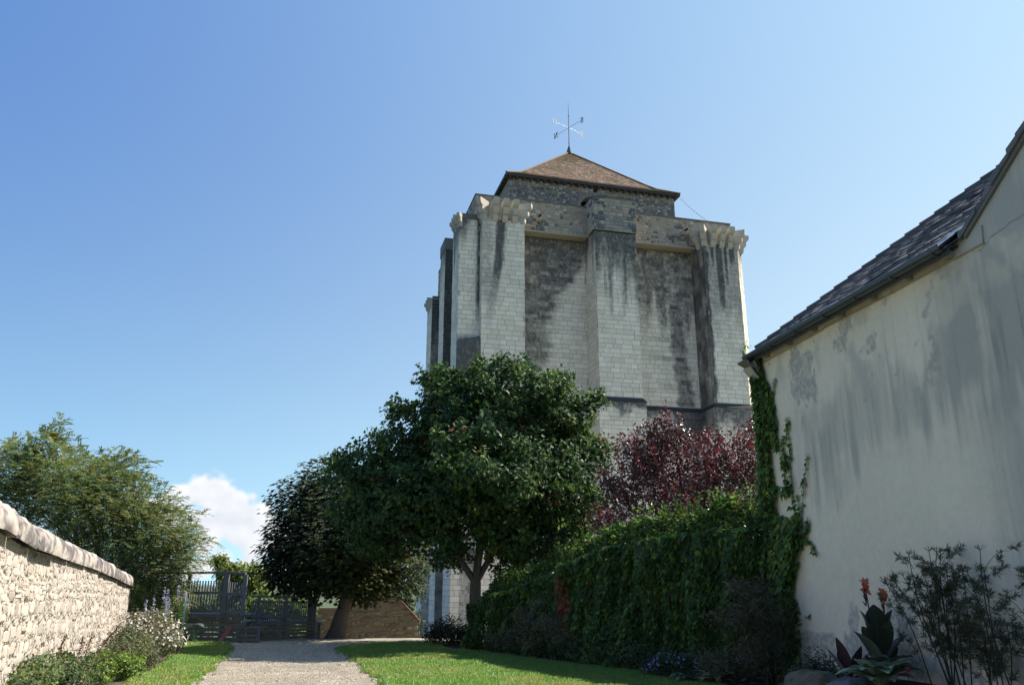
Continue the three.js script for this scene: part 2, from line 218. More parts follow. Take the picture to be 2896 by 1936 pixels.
// ------------------------------------------------------------------ the keep
const keep = thing('stone_keep', 'tall square stone keep with buttresses, dark weather stains and a brown pyramid roof', 'tower', [5.092, 0, -46], null, 14.6 * Math.PI / 180);
const Y0 = -2.3, courses = []; { const r = rng(31); let y = Y0; while (y < 23.4) { courses.push(y); y += 0.225 + r() * 0.105; } }
const AW = 31, AH = 27.2;                                        // the stain map in metres: width of all faces laid side by side, height
const xs = courses; const courseOf = y => { let k = Math.floor((y - Y0) / 0.278); k = clamp(k, 0, xs.length - 1); while (k > 0 && xs[k] > y) k--; while (k < xs.length - 1 && xs[k + 1] <= y) k++; return k; };
function frontStain(x, y) {
  const st = fbm(x * 2.2 + 50, y * 0.22, 0, 4) - 0.5, bl = fbm(x * 1.7, y * 1.7 + 90, 0, 4) - 0.5, fine = fbm(x * 9, y * 6, 0, 3) - 0.5, c = hash3(courseOf(y), 7, 3), bk = hash3(Math.floor((x + c * 3) / 0.6), courseOf(y), 5);
  let d = 0; const add = v => { d = Math.max(d, v); };
  if (x < -7.1) { add(step(-7.55, -7.2, x + st * 0.3) * step(15.2, 18, y) * 0.95); add(step(-7.3, -8.1, x) * step(20, 22.4, y + st * 3) * 0.9); add(step(15.6, 15.0, y + bl) * step(8.5, 11, y + bl * 3) * 0.97); }
  else if (x < -4.45) {
    const xc = curve([[15, -6.75], [17, -6.6], [18.5, -6.35], [20, -6.08], [22.6, -5.95]], y) + st * 0.5, w = curve([[15, 0.3], [18, 0.42], [22.6, 0.3]], y);
    add(step(w * 1.25, w * 0.35, Math.abs(x - xc)) * curve([[14, 0], [16.5, 0.3], [18.5, 0.62], [19.5, 0.9], [22.6, 0.95]], y));
    add(step(-5.9, -6.8, x + bl) * step(15.5, 19, y + st * 4) * 0.42); add(step(-4.9, -4.5, x + bl * .7) * 0.2 * step(14, 18, y));
  } else if (x < 0) {
    const xr = curve([[12.6, -4.0], [13.6, -3.3], [15, -2.95], [17, -2.65], [18.3, -2.2], [19.4, -1.45], [20.6, -0.6], [21.6, 0.1], [22.6, 0.6]], y), e = x + bl * 0.9 + st * 0.6 + (c - 0.5) * curve([[14, 0.9], [19, 0.5], [22, 0.2]], y);
    add(step(xr + 0.85, xr - 0.35, e) * curve([[12.8, 0.3], [14, 0.75], [17, 0.82], [19.5, 0.88], [22, 0.97]], y) * (0.9 + 0.3 * (bk - 0.6))); add(step(xr + 2.0, xr + 0.3, e) * 0.34 * step(0.3, 0.8, c) * step(20, 18, y));
    add(step(21.9, 22.5, y) * 0.97);
  } else if (x < 2.72) {
    add(step(17.2, 21.8, y + st * 6 + bl) * 0.9); add(step(0.16, 0.04, Math.abs(x - 0.62 - st * 0.3)) * step(17, 19.5, y) * 0.55); add(step(2.0, 2.5, x + bl * .4) * step(20, 22, y + st * 4) * 0.6);
  } else if (x < 7.35) {
    add(step(15.6, 19.6, y + st * 4.5 + bl * 1.5) * mixn(0.58, 0.84, bk) * step(2.7, 3.6, x + bl * 0.6)); add(step(0.35, 0.1, Math.abs(x - 5.2 + bl * .4)) * step(16, 18, y) * 0.75); add(step(21.6, 22.5, y + st) * 0.9);
    add(step(0.3, 0.08, Math.abs(x - 4.15 - (19 - y) * 0.08 + bl * 0.3)) * step(17.6, 19, y) * 0.8);
    const xc = 6.0 + (18 - y) * 0.07 + bl * 0.5; add(step(0.85, 0.3, Math.abs(x - xc)) * step(11.8, 12.4, y) * step(19.5, 18.5, y) * mixn(0.5, 1.0, c * 0.6 + bk * 0.4)); add(step(1.9, 0.6, Math.abs(x - xc + 0.7)) * (y < 17.5 ? 1 : 0) * step(11.8, 13, y) * 0.45 * step(0.45, 0.8, c));
    if (y < 12) add(step(1.15, 0.35, Math.hypot((x - 6.8) / 2.3, (y - 11.9) / 4.2) + bl * 0.5) * 0.98);
  } else if (x < 9.75) {
    add(step(7.75, 7.42, x + st * 0.3 + bl * .3) * step(8.5, 9.5, y) * 0.97);
    for (const [xc, yb, w] of [[7.95, 18.5, .13], [8.35, 16.3, .2], [8.82, 18.2, .16], [9.3, 18.8, .16]]) add(step(w * 1.6, w * 0.4, Math.abs(x - xc - st * 0.35)) * step(yb, yb + 3.2, y + bl * 2) * 0.93);
    add(step(15.2, 19.5, y + st * 3 + bl * 2) * 0.5); if (y < 12) add(step(9.6, 11.4, y + bl * 2) * 0.75);
  }
  if (y < 12) add(step(11.15, 11.8, y + bl * 1.2 + st * 0.8) * 0.85);
  return clamp(d * (0.93 + fine * 0.5) + fine * 0.07);
}
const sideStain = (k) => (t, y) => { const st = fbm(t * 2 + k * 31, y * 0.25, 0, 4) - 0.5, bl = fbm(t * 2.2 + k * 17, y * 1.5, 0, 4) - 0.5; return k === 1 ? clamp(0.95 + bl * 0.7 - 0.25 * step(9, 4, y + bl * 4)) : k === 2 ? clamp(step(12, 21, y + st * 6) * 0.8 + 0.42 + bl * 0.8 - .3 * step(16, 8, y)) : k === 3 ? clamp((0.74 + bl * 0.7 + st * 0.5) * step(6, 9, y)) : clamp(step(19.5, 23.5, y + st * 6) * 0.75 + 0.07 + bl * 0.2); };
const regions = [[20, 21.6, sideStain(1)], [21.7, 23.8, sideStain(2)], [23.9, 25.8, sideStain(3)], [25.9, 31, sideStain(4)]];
const stainMap = tex(1488, 1306, (u, v) => {
  const a = u * AW, y = v * AH + Y0; let d = 0;
  if (a < 19.6) d = frontStain(a - 9, y); else for (const [p, q, f] of regions) if (a >= p - 0.05 && a <= q + 0.05) { d = f(a - p, y); break; }
  const g = fbm(a * 1.1, y * 1.1, 0, 5) - 0.5, g2 = fbm(a * 14, y * 14, 0, 2) - 0.5, k = 0.97 + g * 0.22 + g2 * 0.14, dd = step(0.0, 0.95, d) * 0.955;
  return [mixn(0.83 * k, 0.06, dd), mixn(0.74 * k, 0.06, dd), mixn(0.60 * k, 0.062, dd)];
});
const ashlarM = std({ map: stainMap, roughness: 0.95, bumpMap: grainB, bumpScale: 0.004 });
const coreC = [0.40, 0.36, 0.29];
const blocks = [], rb = rng(77);
function ashlar(x0, z0, x1, z1, y0, y1, a0, seen) {                // blocks on one face of the keep
  const L = Math.hypot(x1 - x0, z1 - z0), dx = (x1 - x0) / L, dz = (z1 - z0) / L, nx = -dz, nz = dx, pr = 0.02, gap = 0.011;
  for (let k = 0; k + 1 < courses.length; k++) {
    const ya = Math.max(courses[k], y0), yb = Math.min(courses[k + 1], y1); if (yb - ya < 0.08) continue;
    let t = -((k * 0.37) % 1) * 0.5;
    while (t < L) {
      let w = 0.34 + rb() * rb() * 0.5 + rb() * 0.22; if (L < 2.2) w = 0.4 + rb() * 0.35; const ta = Math.max(0, t), tb = Math.min(L, t + w); t += w; if (tb - ta < 0.1) continue;
      const p0 = ta + gap, p1 = tb - gap, q0 = ya + gap, q1 = yb - gap, o = pr + (rb() - 0.5) * 0.018;
      const at = (s, y, h) => [x0 + dx * s + nx * h, y, z0 + dz * s + nz * h], k2 = 0.86 + rb() * 0.2;
      blocks.push({ c8: [at(p0, q0, o), at(p1, q0, o), at(p1, q0, -0.03), at(p0, q0, -0.03), at(p0, q1, o), at(p1, q1, o), at(p1, q1, -0.03), at(p0, q1, -0.03)], col: [k2, k2 * (0.985 + rb() * 0.02), k2 * (0.95 + rb() * 0.06)], uv: q => [(a0 + (q[0] - x0) * dx + (q[2] - z0) * dz) / AW, (q[1] - Y0) / AH], pri: seen(x0 + dx * p0, (ya + yb) / 2) ? (tb - ta) * (yb - ya) / (1 + Math.abs(nz) * 0 + (1 - nz) * 8) / Math.pow(46 + ya * 0.25, 2) : 0 });
    }
  }
}
// plan: left flank from the back to the front, then the front from left to right
const plan = [[-6.9, -15.5], [-6.9, -6.8], [-8.4, -6.8], [-8.4, -5.1], [-6.9, -5.1], [-6.9, -2.2], [-8.4, -2.2], [-8.4, -0.4], [-7.1, -0.4], [-7.1, 0], [-4.5, 0], [-4.5, -1.8], [0, -1.8], [0, 0], [2.7, 0], [2.7, -1.8], [7.35, -1.8], [7.35, 0], [9.7, 0], [10.35, -0.65], [10.35, -3], [9.6, -3], [9.6, -15.5]];
const grown = (pl, g) => pl.map((p, i) => { const a = pl[(i + pl.length - 1) % pl.length], b = pl[(i + 1) % pl.length], e = Math.hypot(p[0] - a[0], p[1] - a[1]), f = Math.hypot(b[0] - p[0], b[1] - p[1]), n1 = [-(p[1] - a[1]) / e, (p[0] - a[0]) / e], n2 = [-(b[1] - p[1]) / f, (b[0] - p[0]) / f], k = g / (1 + n1[0] * n2[0] + n1[1] * n2[1] || 1); return [p[0] + (n1[0] + n2[0]) * k, p[1] + (n1[1] + n2[1]) * k]; });
const prism = (pl, y0, y1, c, top) => { const g = new GB(), n = pl.length; for (let i = 0; i < n; i++) { const a = pl[i], b = pl[(i + 1) % n], ta = (top || pl)[i], tb = (top || pl)[(i + 1) % n]; g.poly([[a[0], y0, a[1]], [b[0], y0, b[1]], [tb[0], y1, tb[1]], [ta[0], y1, ta[1]]], c); } const t = top || pl; for (const f of THREE.ShapeUtils.triangulateShape(t.map(p => new THREE.Vector2(p[0], -p[1])), [])) { const q = f.map(k => [t[k][0], y1, t[k][1]]); const up = (q[1][0] - q[0][0]) * (q[2][2] - q[0][2]) - (q[1][2] - q[0][2]) * (q[2][0] - q[0][0]); g.poly(up < 0 ? q : [q[0], q[2], q[1]], c); } return g; };
const planLow = grown(plan, 0.13), b4 = [[-8.4, -12.1], [-8.4, -10.1], [-6.8, -10.1], [-6.8, -12.1]], b4Low = grown(b4, 0.13);
const mortarM = std({ roughness: 1, bumpMap: grainB, bumpScale: 0.01 });
part(keep, 'upper_wall', prism(plan, 12.0, 22.55, coreC), mortarM);
part(keep, 'lower_wall', prism(planLow, Y0, 11.85, coreC), mortarM);
part(keep, 'rear_buttress', prism(b4, 11.9, 20.9, coreC), mortarM);
part(keep, 'rear_buttress', prism(b4Low, Y0, 11.85, coreC), mortarM);
part(keep, 'string_course', prism(grown(plan, 0.19), 11.85, 12.12, [0.04, 0.041, 0.043], grown(plan, 0.02)), mortarM, { label: 'dark mossy sloping ledge round the keep' });
part(keep, 'string_course', prism(grown(b4, 0.19), 11.85, 12.12, [0.085, 0.083, 0.08], grown(b4, 0.02)), mortarM);
{
  const seenF = (x, y) => (x > 1.2 && y > 8.6) || (x > -1.6 && y > 12.2) || y > 14.8, never = () => false;
  // [plan edge, stain map column]
  for (const [i, a0, s] of [[3, 20, never], [2, 26, never], [7, 0.6, seenF], [6, 27.8, never], [8, 29.6, never], [9, 1.9, seenF], [10, 25.9, never], [11, 4.5, seenF], [12, 29, never], [13, 9, seenF], [15, 11.7, seenF], [16, 23.9, never], [17, 16.35, seenF], [18, 30, never]]) {
    const a = plan[i], b = plan[i + 1], la = planLow[i], lb = planLow[i + 1];
    ashlar(a[0], a[1], b[0], b[1], 12.12, 22.55, a0, s); ashlar(la[0], la[1], lb[0], lb[1], Y0, 11.85, a0, s);
  }
  ashlar(-8.4, -10.1, -6.8, -10.1, 12.12, 20.9, 21.7, never); ashlar(-8.4, -12.1, -8.4, -10.1, 12.12, 20.9, 26, never);
  ashlar(b4Low[1][0], b4Low[1][1], b4Low[2][0], b4Low[2][1], Y0, 11.85, 21.7, never); ashlar(b4Low[0][0], b4Low[0][1], b4Low[1][0], b4Low[1][1], Y0, 11.85, 26, never);
  blocks.sort((p, q) => q.pri - p.pri);
  const rest = new GB(); blocks.forEach((b, k) => { const g = k < 300 ? new GB() : rest; g.hex(b.c8, b.col, b.uv); if (k < 300) part(keep, k ? 'ashlar_block_' + String(k).padStart(3, '0') : 'ashlar_block', g, ashlarM); });
  part(keep, 'ashlar_facing', rest, ashlarM, { kind: 'stuff' });
}
{ // bare rubble core low on the flank buttress
  const g = new GB(); rubble(g, -8.05, -0.24, -6.99, -0.24, -2.2, 3.5, [0.14, 0.24], [0.18, 0.45], (x, y, r) => y > 2.7 ? vary(r, [0.09, 0.09, 0.09], .3) : vary(r, [0.4, 0.37, 0.31], .3), 44); part(keep, 'bare_rubble', g, M.stone, { kind: 'stuff' });
}
{ // weathered sloping offset low on the flank buttress
  const g = new GB(); const uvf = q => [(q[0] + 9) / AW, (Math.min(q[1], 14.9) - Y0) / AH];
  g.hex([[-8.42, 12.1, 0.02], [-7.12, 12.1, 0.02], [-7.12, 12.1, -0.45], [-8.42, 12.1, -0.45], [-8.42, 14.75, 0.02], [-7.12, 15.1, 0.02], [-7.12, 15.35, -0.45], [-8.42, 15.0, -0.45]], [1, 1, 1], uvf); part(keep, 'weathered_offset', g, ashlarM, { label: 'black stained sloping stone offset' });
}
// rubble facing: stones laid in a face, colour from fn(x along the face, y, random)
function rubble(g, x0, z0, x1, z1, y0, y1, hr, wr, fn, seed, hole) {
  const L = Math.hypot(x1 - x0, z1 - z0), dx = (x1 - x0) / L, dz = (z1 - z0) / L, nx = -dz, nz = dx, r = rng(seed);
  for (let y = y0; y < y1 - 0.04;) {
    const h = Math.min(hr[0] + r() * (hr[1] - hr[0]), y1 - y); let t = -r() * 0.2;
    while (t < L) {
      const w = wr[0] + r() * (wr[1] - wr[0]), a = Math.max(0.01, t + 0.012), b = Math.min(L - 0.01, t + w - 0.012); t += w; if (b - a < 0.05) continue;
      if (hole && hole(x0 + dx * (a + b) / 2, y + h / 2, (b - a) / 2, h / 2)) continue;
      const col = fn((a + b) / 2, y + h / 2, r); if (!col) continue;
      const j = () => (r() - 0.5) * 0.03, o = 0.012 + r() * 0.035, at = (s, yy, q) => [x0 + dx * s + nx * q, yy, z0 + dz * s + nz * q], ya = y + 0.012, yb = y + h - 0.012;
      const s4 = [[a + j(), ya + j() * .5], [b + j(), ya + j() * .5], [b + j(), yb + j() * .5], [a + j(), yb + j() * .5]];
      g.hex([at(s4[0][0] + .02, s4[0][1] + .012, o), at(s4[1][0] - .02, s4[1][1] + .012, o), at(s4[1][0], s4[1][1], -.03), at(s4[0][0], s4[0][1], -.03), at(s4[3][0] + .02, s4[3][1] - .012, o), at(s4[2][0] - .02, s4[2][1] - .012, o), at(s4[2][0], s4[2][1], -.03), at(s4[3][0], s4[3][1], -.03)], col);
    }
    y += h;
  }
}
{ // parapet on its overhang, with the square turret over the middle buttress
  const par = [[-7.27, -14.6], [-7.27, -1.1], [10.0, -1.1], [10.0, -14.6]], pc = [0.36, 0.30, 0.225];
  part(keep, 'parapet', prism(par, 22.6, 24.6, pc), std({ roughness: 1, bumpMap: grainB, bumpScale: 0.05 }));
  part(keep, 'parapet_cap', prism(grown(par, 0.04), 24.6, 24.67, [0.16, 0.145, 0.125]), M.stone);
  part(keep, 'overhang_ledge', prism([[-4.5, -1.75], [-4.5, -1.02], [0.02, -1.02], [0.02, -1.75]], 22.52, 22.62, [0.36, 0.32, 0.25]), M.stone);
  part(keep, 'overhang_ledge', prism([[2.7, -1.75], [2.7, -1.02], [7.3, -1.02], [7.3, -1.75]], 22.52, 22.62, [0.36, 0.32, 0.25]), M.stone);
  const f = (x, y, r) => { const k = r(), n = fbm(x * 0.8, y * 1.2 + 3, 0, 3); if (y < 23.5) return n > 0.62 && k < 0.6 ? vary(r, [0.13, 0.13, 0.13], .25) : vary(r, [0.36, 0.32, 0.255], .16); return k < 0.4 ? null : k < 0.55 ? vary(r, [0.46, 0.42, 0.36], .15) : k < 0.6 ? vary(r, [0.15, 0.14, 0.13], .2) : vary(r, [0.33, 0.265, 0.195], .2); };
  const g = new GB(); rubble(g, -7.27, -1.1, -0.05, -1.1, 22.62, 24.58, [0.12, 0.25], [0.15, 0.42], f, 5); rubble(g, 2.75, -1.1, 10, -1.1, 22.62, 24.58, [0.12, 0.25], [0.15, 0.42], f, 6); rubble(g, -7.27, -14.6, -7.27, -1.1, 22.62, 24.58, [0.12, 0.25], [0.15, 0.42], f, 7);
  part(keep, 'parapet_rubble', g, M.stone, { kind: 'stuff' });
  const tu = [[-0.06, -2.4], [-0.06, 0.06], [2.76, 0.06], [2.76, -2.4]], gt = new GB();
  part(keep, 'turret', prism(tu, 22.62, 24.86, pc), std({ roughness: 1, bumpMap: grainB, bumpScale: 0.05 }));
  part(keep, 'turret_cap', prism(grown(tu, 0.04), 24.86, 24.92, [0.13, 0.12, 0.11]), M.stone);
  const ft = (x, y, r) => { const e = x < 0.75 || x > 2.35; return e ? (r() < 0.75 ? vary(r, [0.12, 0.125, 0.135], .3) : vary(r, [0.36, 0.32, 0.25], .1)) : y < 23.7 ? vary(r, [0.27, 0.26, 0.24], .2) : vary(r, r() < .3 ? [0.26, 0.235, 0.2] : [0.35, 0.295, 0.23], .2); };
  rubble(gt, -0.06, 0.06, 2.76, 0.06, 22.66, 24.84, [0.16, 0.28], [0.2, 0.55], ft, 8); rubble(gt, -0.06, -1.1, -0.06, 0.06, 22.66, 24.84, [0.26, 0.3], [0.4, 0.7], (x, y, r) => vary(r, r() < .25 ? [0.13, 0.13, 0.14] : [0.42, 0.38, 0.31], .1), 9);
  part(keep, 'turret_masonry', gt, M.stone, { kind: 'stuff' });
  const t3 = [[-8.45, -6.85], [-8.45, -5.05], [-6.9, -5.05], [-6.9, -6.85]]; part(keep, 'side_turret', prism(t3, 22.5, 23.3, [0.2, 0.185, 0.165]), mortarM);
  for (const [x, y] of [[-3.32, 23.5], [6.55, 23.7]]) { const s = new GB(); s.tube([V(x, y, -1.3), V(x - 0.02, y - 0.05, -0.75), V(x - 0.03, y - 0.12, -0.42)], [0.1, 0.085, 0.075], [0.09, 0.08, 0.07], 8); s.box(x, y - 0.16, -0.95, 0.3, 0.16, 0.4, [0.45, 0.42, 0.36]); part(keep, 'water_spout', s, M.stone); }
}
{ // stepped corbels round the tops of the buttresses
  const tiers = [[0, 0, 0.22], [0.46, 0.19, 0.42], [0.92, 0.40, 0.63]].map(([y, o0, o1], k) => {
    const g = new GB(), h = 0.44, w = 0.165, pr = [[-0.25, 0], [o0, 0], [mixn(o0, o1, 0.55), h * 0.14], [mixn(o0, o1, 0.9), h * 0.36], [o1, h * 0.62], [o1, h], [-0.25, h]].map(([o, q]) => [o, q + y]);
    for (const s of [-1, 1]) { const q = pr.map(([o, yy]) => [s * w, yy, o]); g.poly(s > 0 ? q : q.slice().reverse(), [0.47, 0.43, 0.355]); }
    for (let i = 0; i < pr.length; i++) { const a = pr[i], b = pr[(i + 1) % pr.length]; g.poly([[w, a[1], a[0]], [-w, a[1], a[0]], [-w, b[1], b[0]], [w, b[1], b[0]]], [0.47, 0.43, 0.355]); }
    return g.geo();
  });
  const cm = std({ roughness: 0.95, bumpMap: grainB, bumpScale: 0.02 });
  const corbel = (x, y, z, turn, s = 1) => { const o = new THREE.Group(); o.name = 'corbel'; o.position.set(x, y, z); o.rotation.y = turn; o.scale.setScalar(s); keep.add(o); tiers.forEach((t, k) => { const q = shadows(new THREE.Mesh(t, cm)); q.name = 'corbel_block'; o.add(q); }); };
  const y = 22.38, q = Math.PI / 4;
  for (const x of [-6.33, -5.72, -5.12]) corbel(x, y, -0.02, 0);
  corbel(-4.62, y, -0.1, q * 1.35); corbel(-6.95, y, -0.12, -q * 1.05); corbel(-7.02, y - 0.12, -0.32, -q * 2, 0.7);
  for (const x of [7.95, 8.58, 9.17]) corbel(x, y - 0.12, -0.02, 0); corbel(7.48, y - 0.12, -0.08, -q * 0.9); corbel(7.4, y - 0.12, -0.55, -q * 1.9); corbel(9.72, y - 0.12, -0.1, q * 1.2); corbel(10.25, y - 0.18, -0.6, q * 1.75); corbel(10.3, y - .18, -1.5, q * 2);
  for (const z of [-0.6, -1.15, -1.75]) corbel(-8.35, y - 0.4, z, -q * 2, 0.62); corbel(-8.28, y - 0.4, -0.45, -q * .9, 0.62);
  for (const z of [-10.3, -10.9, -11.6]) corbel(-8.35, 20.1, z, -q * 2, 0.62);
  const cap = new GB(); cap.box(-7.6, 22.72, -1.2, 1.5, 0.35, 1.7, [0.12, 0.115, 0.11]); part(keep, 'buttress_cap', cap, M.stone);
  const cap2 = new GB(); cap2.box(-7.6, 20.95, -11.1, 1.5, 0.25, 1.9, [0.12, 0.115, 0.11]); part(keep, 'buttress_cap', cap2, M.stone);
}
{ // attic storey with its arched opening
  const sh = new THREE.Shape([[-4.42, 24], [7.5, 24], [7.5, 27.75], [-4.42, 27.75]].map(p => new THREE.Vector2(...p)));
  const arch = new THREE.Path(); arch.moveTo(0.55, 24.8); arch.lineTo(0.55, 26.1); arch.absarc(1.35, 26.1, 0.82, Math.PI, 0, true); arch.lineTo(2.17, 24.8); arch.closePath(); sh.holes.push(arch);
  const sq = new THREE.Path(); sq.moveTo(1.5, 27.3); sq.lineTo(1.78, 27.3); sq.lineTo(1.78, 27.62); sq.lineTo(1.5, 27.62); sq.closePath(); sh.holes.push(sq);
  const front = new THREE.ExtrudeGeometry(sh, { depth: 0.7, bevelEnabled: false }); front.translate(0, 0, -4.65); const n = front.attributes.position.count; front.setAttribute('color', new THREE.BufferAttribute(new Float32Array(n * 3).map((_, i) => [0.27, 0.245, 0.205][i % 3]), 3));
  part(keep, 'attic_wall', front, std({ roughness: 1, bumpMap: grainB, bumpScale: 0.05 }));
  const box = new GB(); box.box(-4.07, 25.9, -9.2, 0.7, 3.7, 9.2, [0.3, 0.27, 0.22]); part(keep, 'attic_side_wall', box, M.stone); const box2 = new GB(); box2.box(7.15, 25.9, -9.2, 0.7, 3.7, 9.2, [0.3, 0.27, 0.22]); part(keep, 'attic_side_wall', box2, M.stone); const box3 = new GB(); box3.box(1.54, 25.9, -13.9, 11.9, 3.7, 0.6, [0.3, 0.27, 0.22]); part(keep, 'attic_back_wall', box3, M.stone);
  const f = (x, y, r) => { const n = fbm(x * 0.5, y * 0.9 + 20, 0, 3), top = step(26.9, 27.5, y), k = r(); return k < 0.12 ? null : k < 0.25 ? vary(r, [0.42, 0.40, 0.36], .2) : vary(r, top > 0.5 || n > 0.6 ? [0.30, 0.255, 0.195] : [0.135, 0.135, 0.132], .35); };
  const hole = (x, y, w, h) => (x + w > 0.5 && x - w < 2.22 && y - h < 26.1) || Math.hypot(Math.max(0, Math.abs(x - 1.35) - w), Math.max(0, y - h - 26.1)) < 0.86 && y + h > 26.1 && y - h < 27 || (x + w > 1.46 && x - w < 1.82 && y + h > 27.26 && y - h < 27.65);
  const g = new GB(); rubble(g, -4.42, -3.95, 7.5, -3.95, 24.6, 27.72, [0.09, 0.17], [0.1, 0.33], f, 21, hole); rubble(g, -4.42, -13.5, -4.42, -3.95, 24.6, 27.72, [0.14, 0.24], [0.2, 0.5], (x, y, r) => vary(r, [0.36, 0.31, 0.24], .15), 22);
  part(keep, 'attic_rubble', g, M.stone, { kind: 'stuff' });
  const v = new GB(); for (let k = 0; k < 9; k++) { const a0 = Math.PI * (1 - k / 9), a1 = Math.PI * (1 - (k + 0.93) / 9), at = (a, r, z) => [1.35 + Math.cos(a) * r, 26.1 + Math.sin(a) * r, z]; v.hex([at(a0, 0.83, -3.9), at(a1, 0.83, -3.9), at(a1, 0.83, -4.3), at(a0, 0.83, -4.3), at(a0, 1.06, -3.9), at(a1, 1.06, -3.9), at(a1, 1.06, -4.3), at(a0, 1.06, -4.3)], k > 4 && k < 7 ? [0.42, 0.38, 0.28] : [0.2, 0.19, 0.17]); } part(keep, 'arch_stones', v, M.stone, { kind: 'stuff' });
}
{ // pyramid roof, its foot flared, laid with small flat tiles
  const cx = 1.55, cz = -8.9, hx = 6.27, hz = 5.3, ye = 27.78, H = 5.25, prof = t => t < 0.22 ? t / 0.22 * 0.145 : 0.145 + (t - 0.22) / 0.78 * 0.855;
  const roof = new THREE.Group(); roof.name = 'roof'; keep.add(roof);
  const core = new GB(), ring = t => [[-1, 1], [1, 1], [1, -1], [-1, -1]].map(([a, b]) => [cx + a * hx * (1 - t), ye + H * prof(t) - 0.05, cz + b * hz * (1 - t)]);
  for (const [t0, t1] of [[0, 0.22], [0.22, 1]]) { const a = ring(t0), b = ring(t1); for (let k = 0; k < 4; k++) { const m = (k + 1) % 4; core.poly(t1 < 1 ? [a[k], a[m], b[m], b[k]] : [a[k], a[m], b[k]], [0.06, 0.05, 0.045]); } }
  const e = ring(0).map(q => [q[0], q[1] - 0.1, q[2]]), e1 = ring(0); for (let k = 0; k < 4; k++) { const m = (k + 1) % 4; core.poly([e[k], e[m], e1[m], e1[k]], [0.05, 0.045, 0.04]); } core.poly([e[3], e[2], e[1], e[0]], [0.045, 0.04, 0.035]);
  part(roof, 'roof_boarding', core, M.dark);
  const g = new GB(), r = rng(41);
  const slope = (ax, bx, hw, hd) => {                              // ax: along the eave, bx: outward
    for (let t = 0; t < 0.985; t += 0.0185) {
      const t1 = Math.min(1, t + 0.0215), W = hw * (1 - t), y0 = ye + H * prof(t) + 0.03, y1 = ye + H * prof(t1) + 0.004, d0 = hd * (1 - t) + 0.02, d1 = hd * (1 - t1); let x = -W - r() * 0.1;
      while (x < W) {
        const w = 0.15 + r() * 0.06, a = Math.max(-W, x), b = Math.min(W, x + w - 0.006); x += w; if (b - a < 0.03) continue;
        const jy = (r() - 0.5) * 0.02, at = (s, d, y) => [cx + ax[0] * s + bx[0] * d, y, cz + ax[1] * s + bx[1] * d], m = (a + b) / 2;
        const moss = step(0.5, 0.72, fbm(m * 0.55 + 4, t * 5 + 8, 0, 4) + (t > 0.78 ? 0.2 : 0) + (t < 0.05 ? 0.12 : 0) + step(0.86, 1, Math.abs(m) / W) * 0.14), k = r();
        let c = k < 0.12 ? [0.42, 0.33, 0.25] : k < 0.28 ? [0.2, 0.135, 0.09] : k < 0.55 ? [0.38, 0.235, 0.15] : [0.30, 0.2, 0.135]; c = vary(r, c, .16); c = [mixn(c[0], 0.15, moss * .75), mixn(c[1], 0.105, moss * .75), mixn(c[2], 0.03, moss * .75)];
        g.poly([at(a, d0, y0 + jy), at(b, d0, y0 + jy), at(b, d1, y1 + jy * .5), at(a, d1, y1 + jy * .5)], c); g.poly([at(a, d0, y0 - 0.025 + jy), at(b, d0, y0 - 0.025 + jy), at(b, d0, y0 + jy), at(a, d0, y0 + jy)], tint(c, 0.9));
      }
    }
  };
  slope([1, 0], [0, 1], hx, hz); slope([0, 1], [-1, 0], hz, hx); slope([-1, 0], [0, -1], hx, hz); slope([0, -1], [1, 0], hz, hx);
  part(roof, 'roof_tiles', g, std({ roughness: 0.95 }), { kind: 'stuff' });
  const hips = new GB(); for (const [a, b] of [[-1, 1], [1, 1]]) { const pts = []; for (let t = 0; t <= 1; t += 0.1) pts.push(V(cx + a * hx * (1 - t), ye + H * prof(t) + 0.05, cz + b * hz * (1 - t))); hips.tube(pts, 0.07, [0.2, 0.145, 0.09], 6); } part(roof, 'hip_tiles', hips, M.stone);
  const rafter = new GB(); rafter.box(0, 0, 0, 0.12, 0.16, 0.5, [0.06, 0.05, 0.042]); const rg = rafter.geo();
  for (let k = 0; k < 26; k++) { const m = part(roof, 'rafter_end', rg, M.wood); m.position.set(cx - hx + 0.3 + k * (2 * hx - 0.6) / 25, ye - 0.2, cz + hz - 0.3); }
  for (let k = 0; k < 20; k++) { const m = part(roof, 'rafter_end', rg, M.wood); m.rotation.y = Math.PI / 2; m.position.set(cx - hx + 0.3, ye - 0.2, cz + hz - 0.3 - k * (2 * hz - 0.6) / 19); }
  const fin = new GB(); fin.tube([V(cx, ye + H - 0.12, cz), V(cx, ye + H + 0.05, cz), V(cx, ye + H + 0.4, cz), V(cx, ye + H + 0.62, cz)], [0.26, 0.22, 0.12, 0.05], [0.14, 0.15, 0.16], 10); part(roof, 'finial', fin, M.zinc);
  // compass vane on the finial
  const O = V(cx, ye + H + 0.5, cz).applyAxisAngle(V(0, 1, 0), 14.6 * Math.PI / 180).add(V(5.092, 0, -46));
  const vane = thing('compass_vane', 'thin iron compass vane with letter arms on the keep roof peak', 'weather vane', [O.x, O.y, O.z]);
  const rod = new GB(); rod.tube([V(0, 0, 0), V(0, 1.9, 0), V(0, 3.1, 0), V(0, 3.95, 0)], [0.035, 0.028, 0.022, 0.006], [0.05, 0.052, 0.06], 8); part(vane, 'rod', rod, M.iron);
  for (const y of [0.35, 1.66, 2.7]) { const s = new THREE.SphereGeometry(0.055, 10, 8); s.translate(0, y, 0); s.setAttribute('color', new THREE.BufferAttribute(new Float32Array(s.attributes.position.count * 3).fill(0.06), 3)); part(vane, 'knob', s, M.iron); }
  const font = await new FontLoader().loadAsync('fonts/droid/droid_serif_bold.typeface.json');
  const northA = Math.PI * 0.72;                                  // direction of N in plan, from +x towards -z
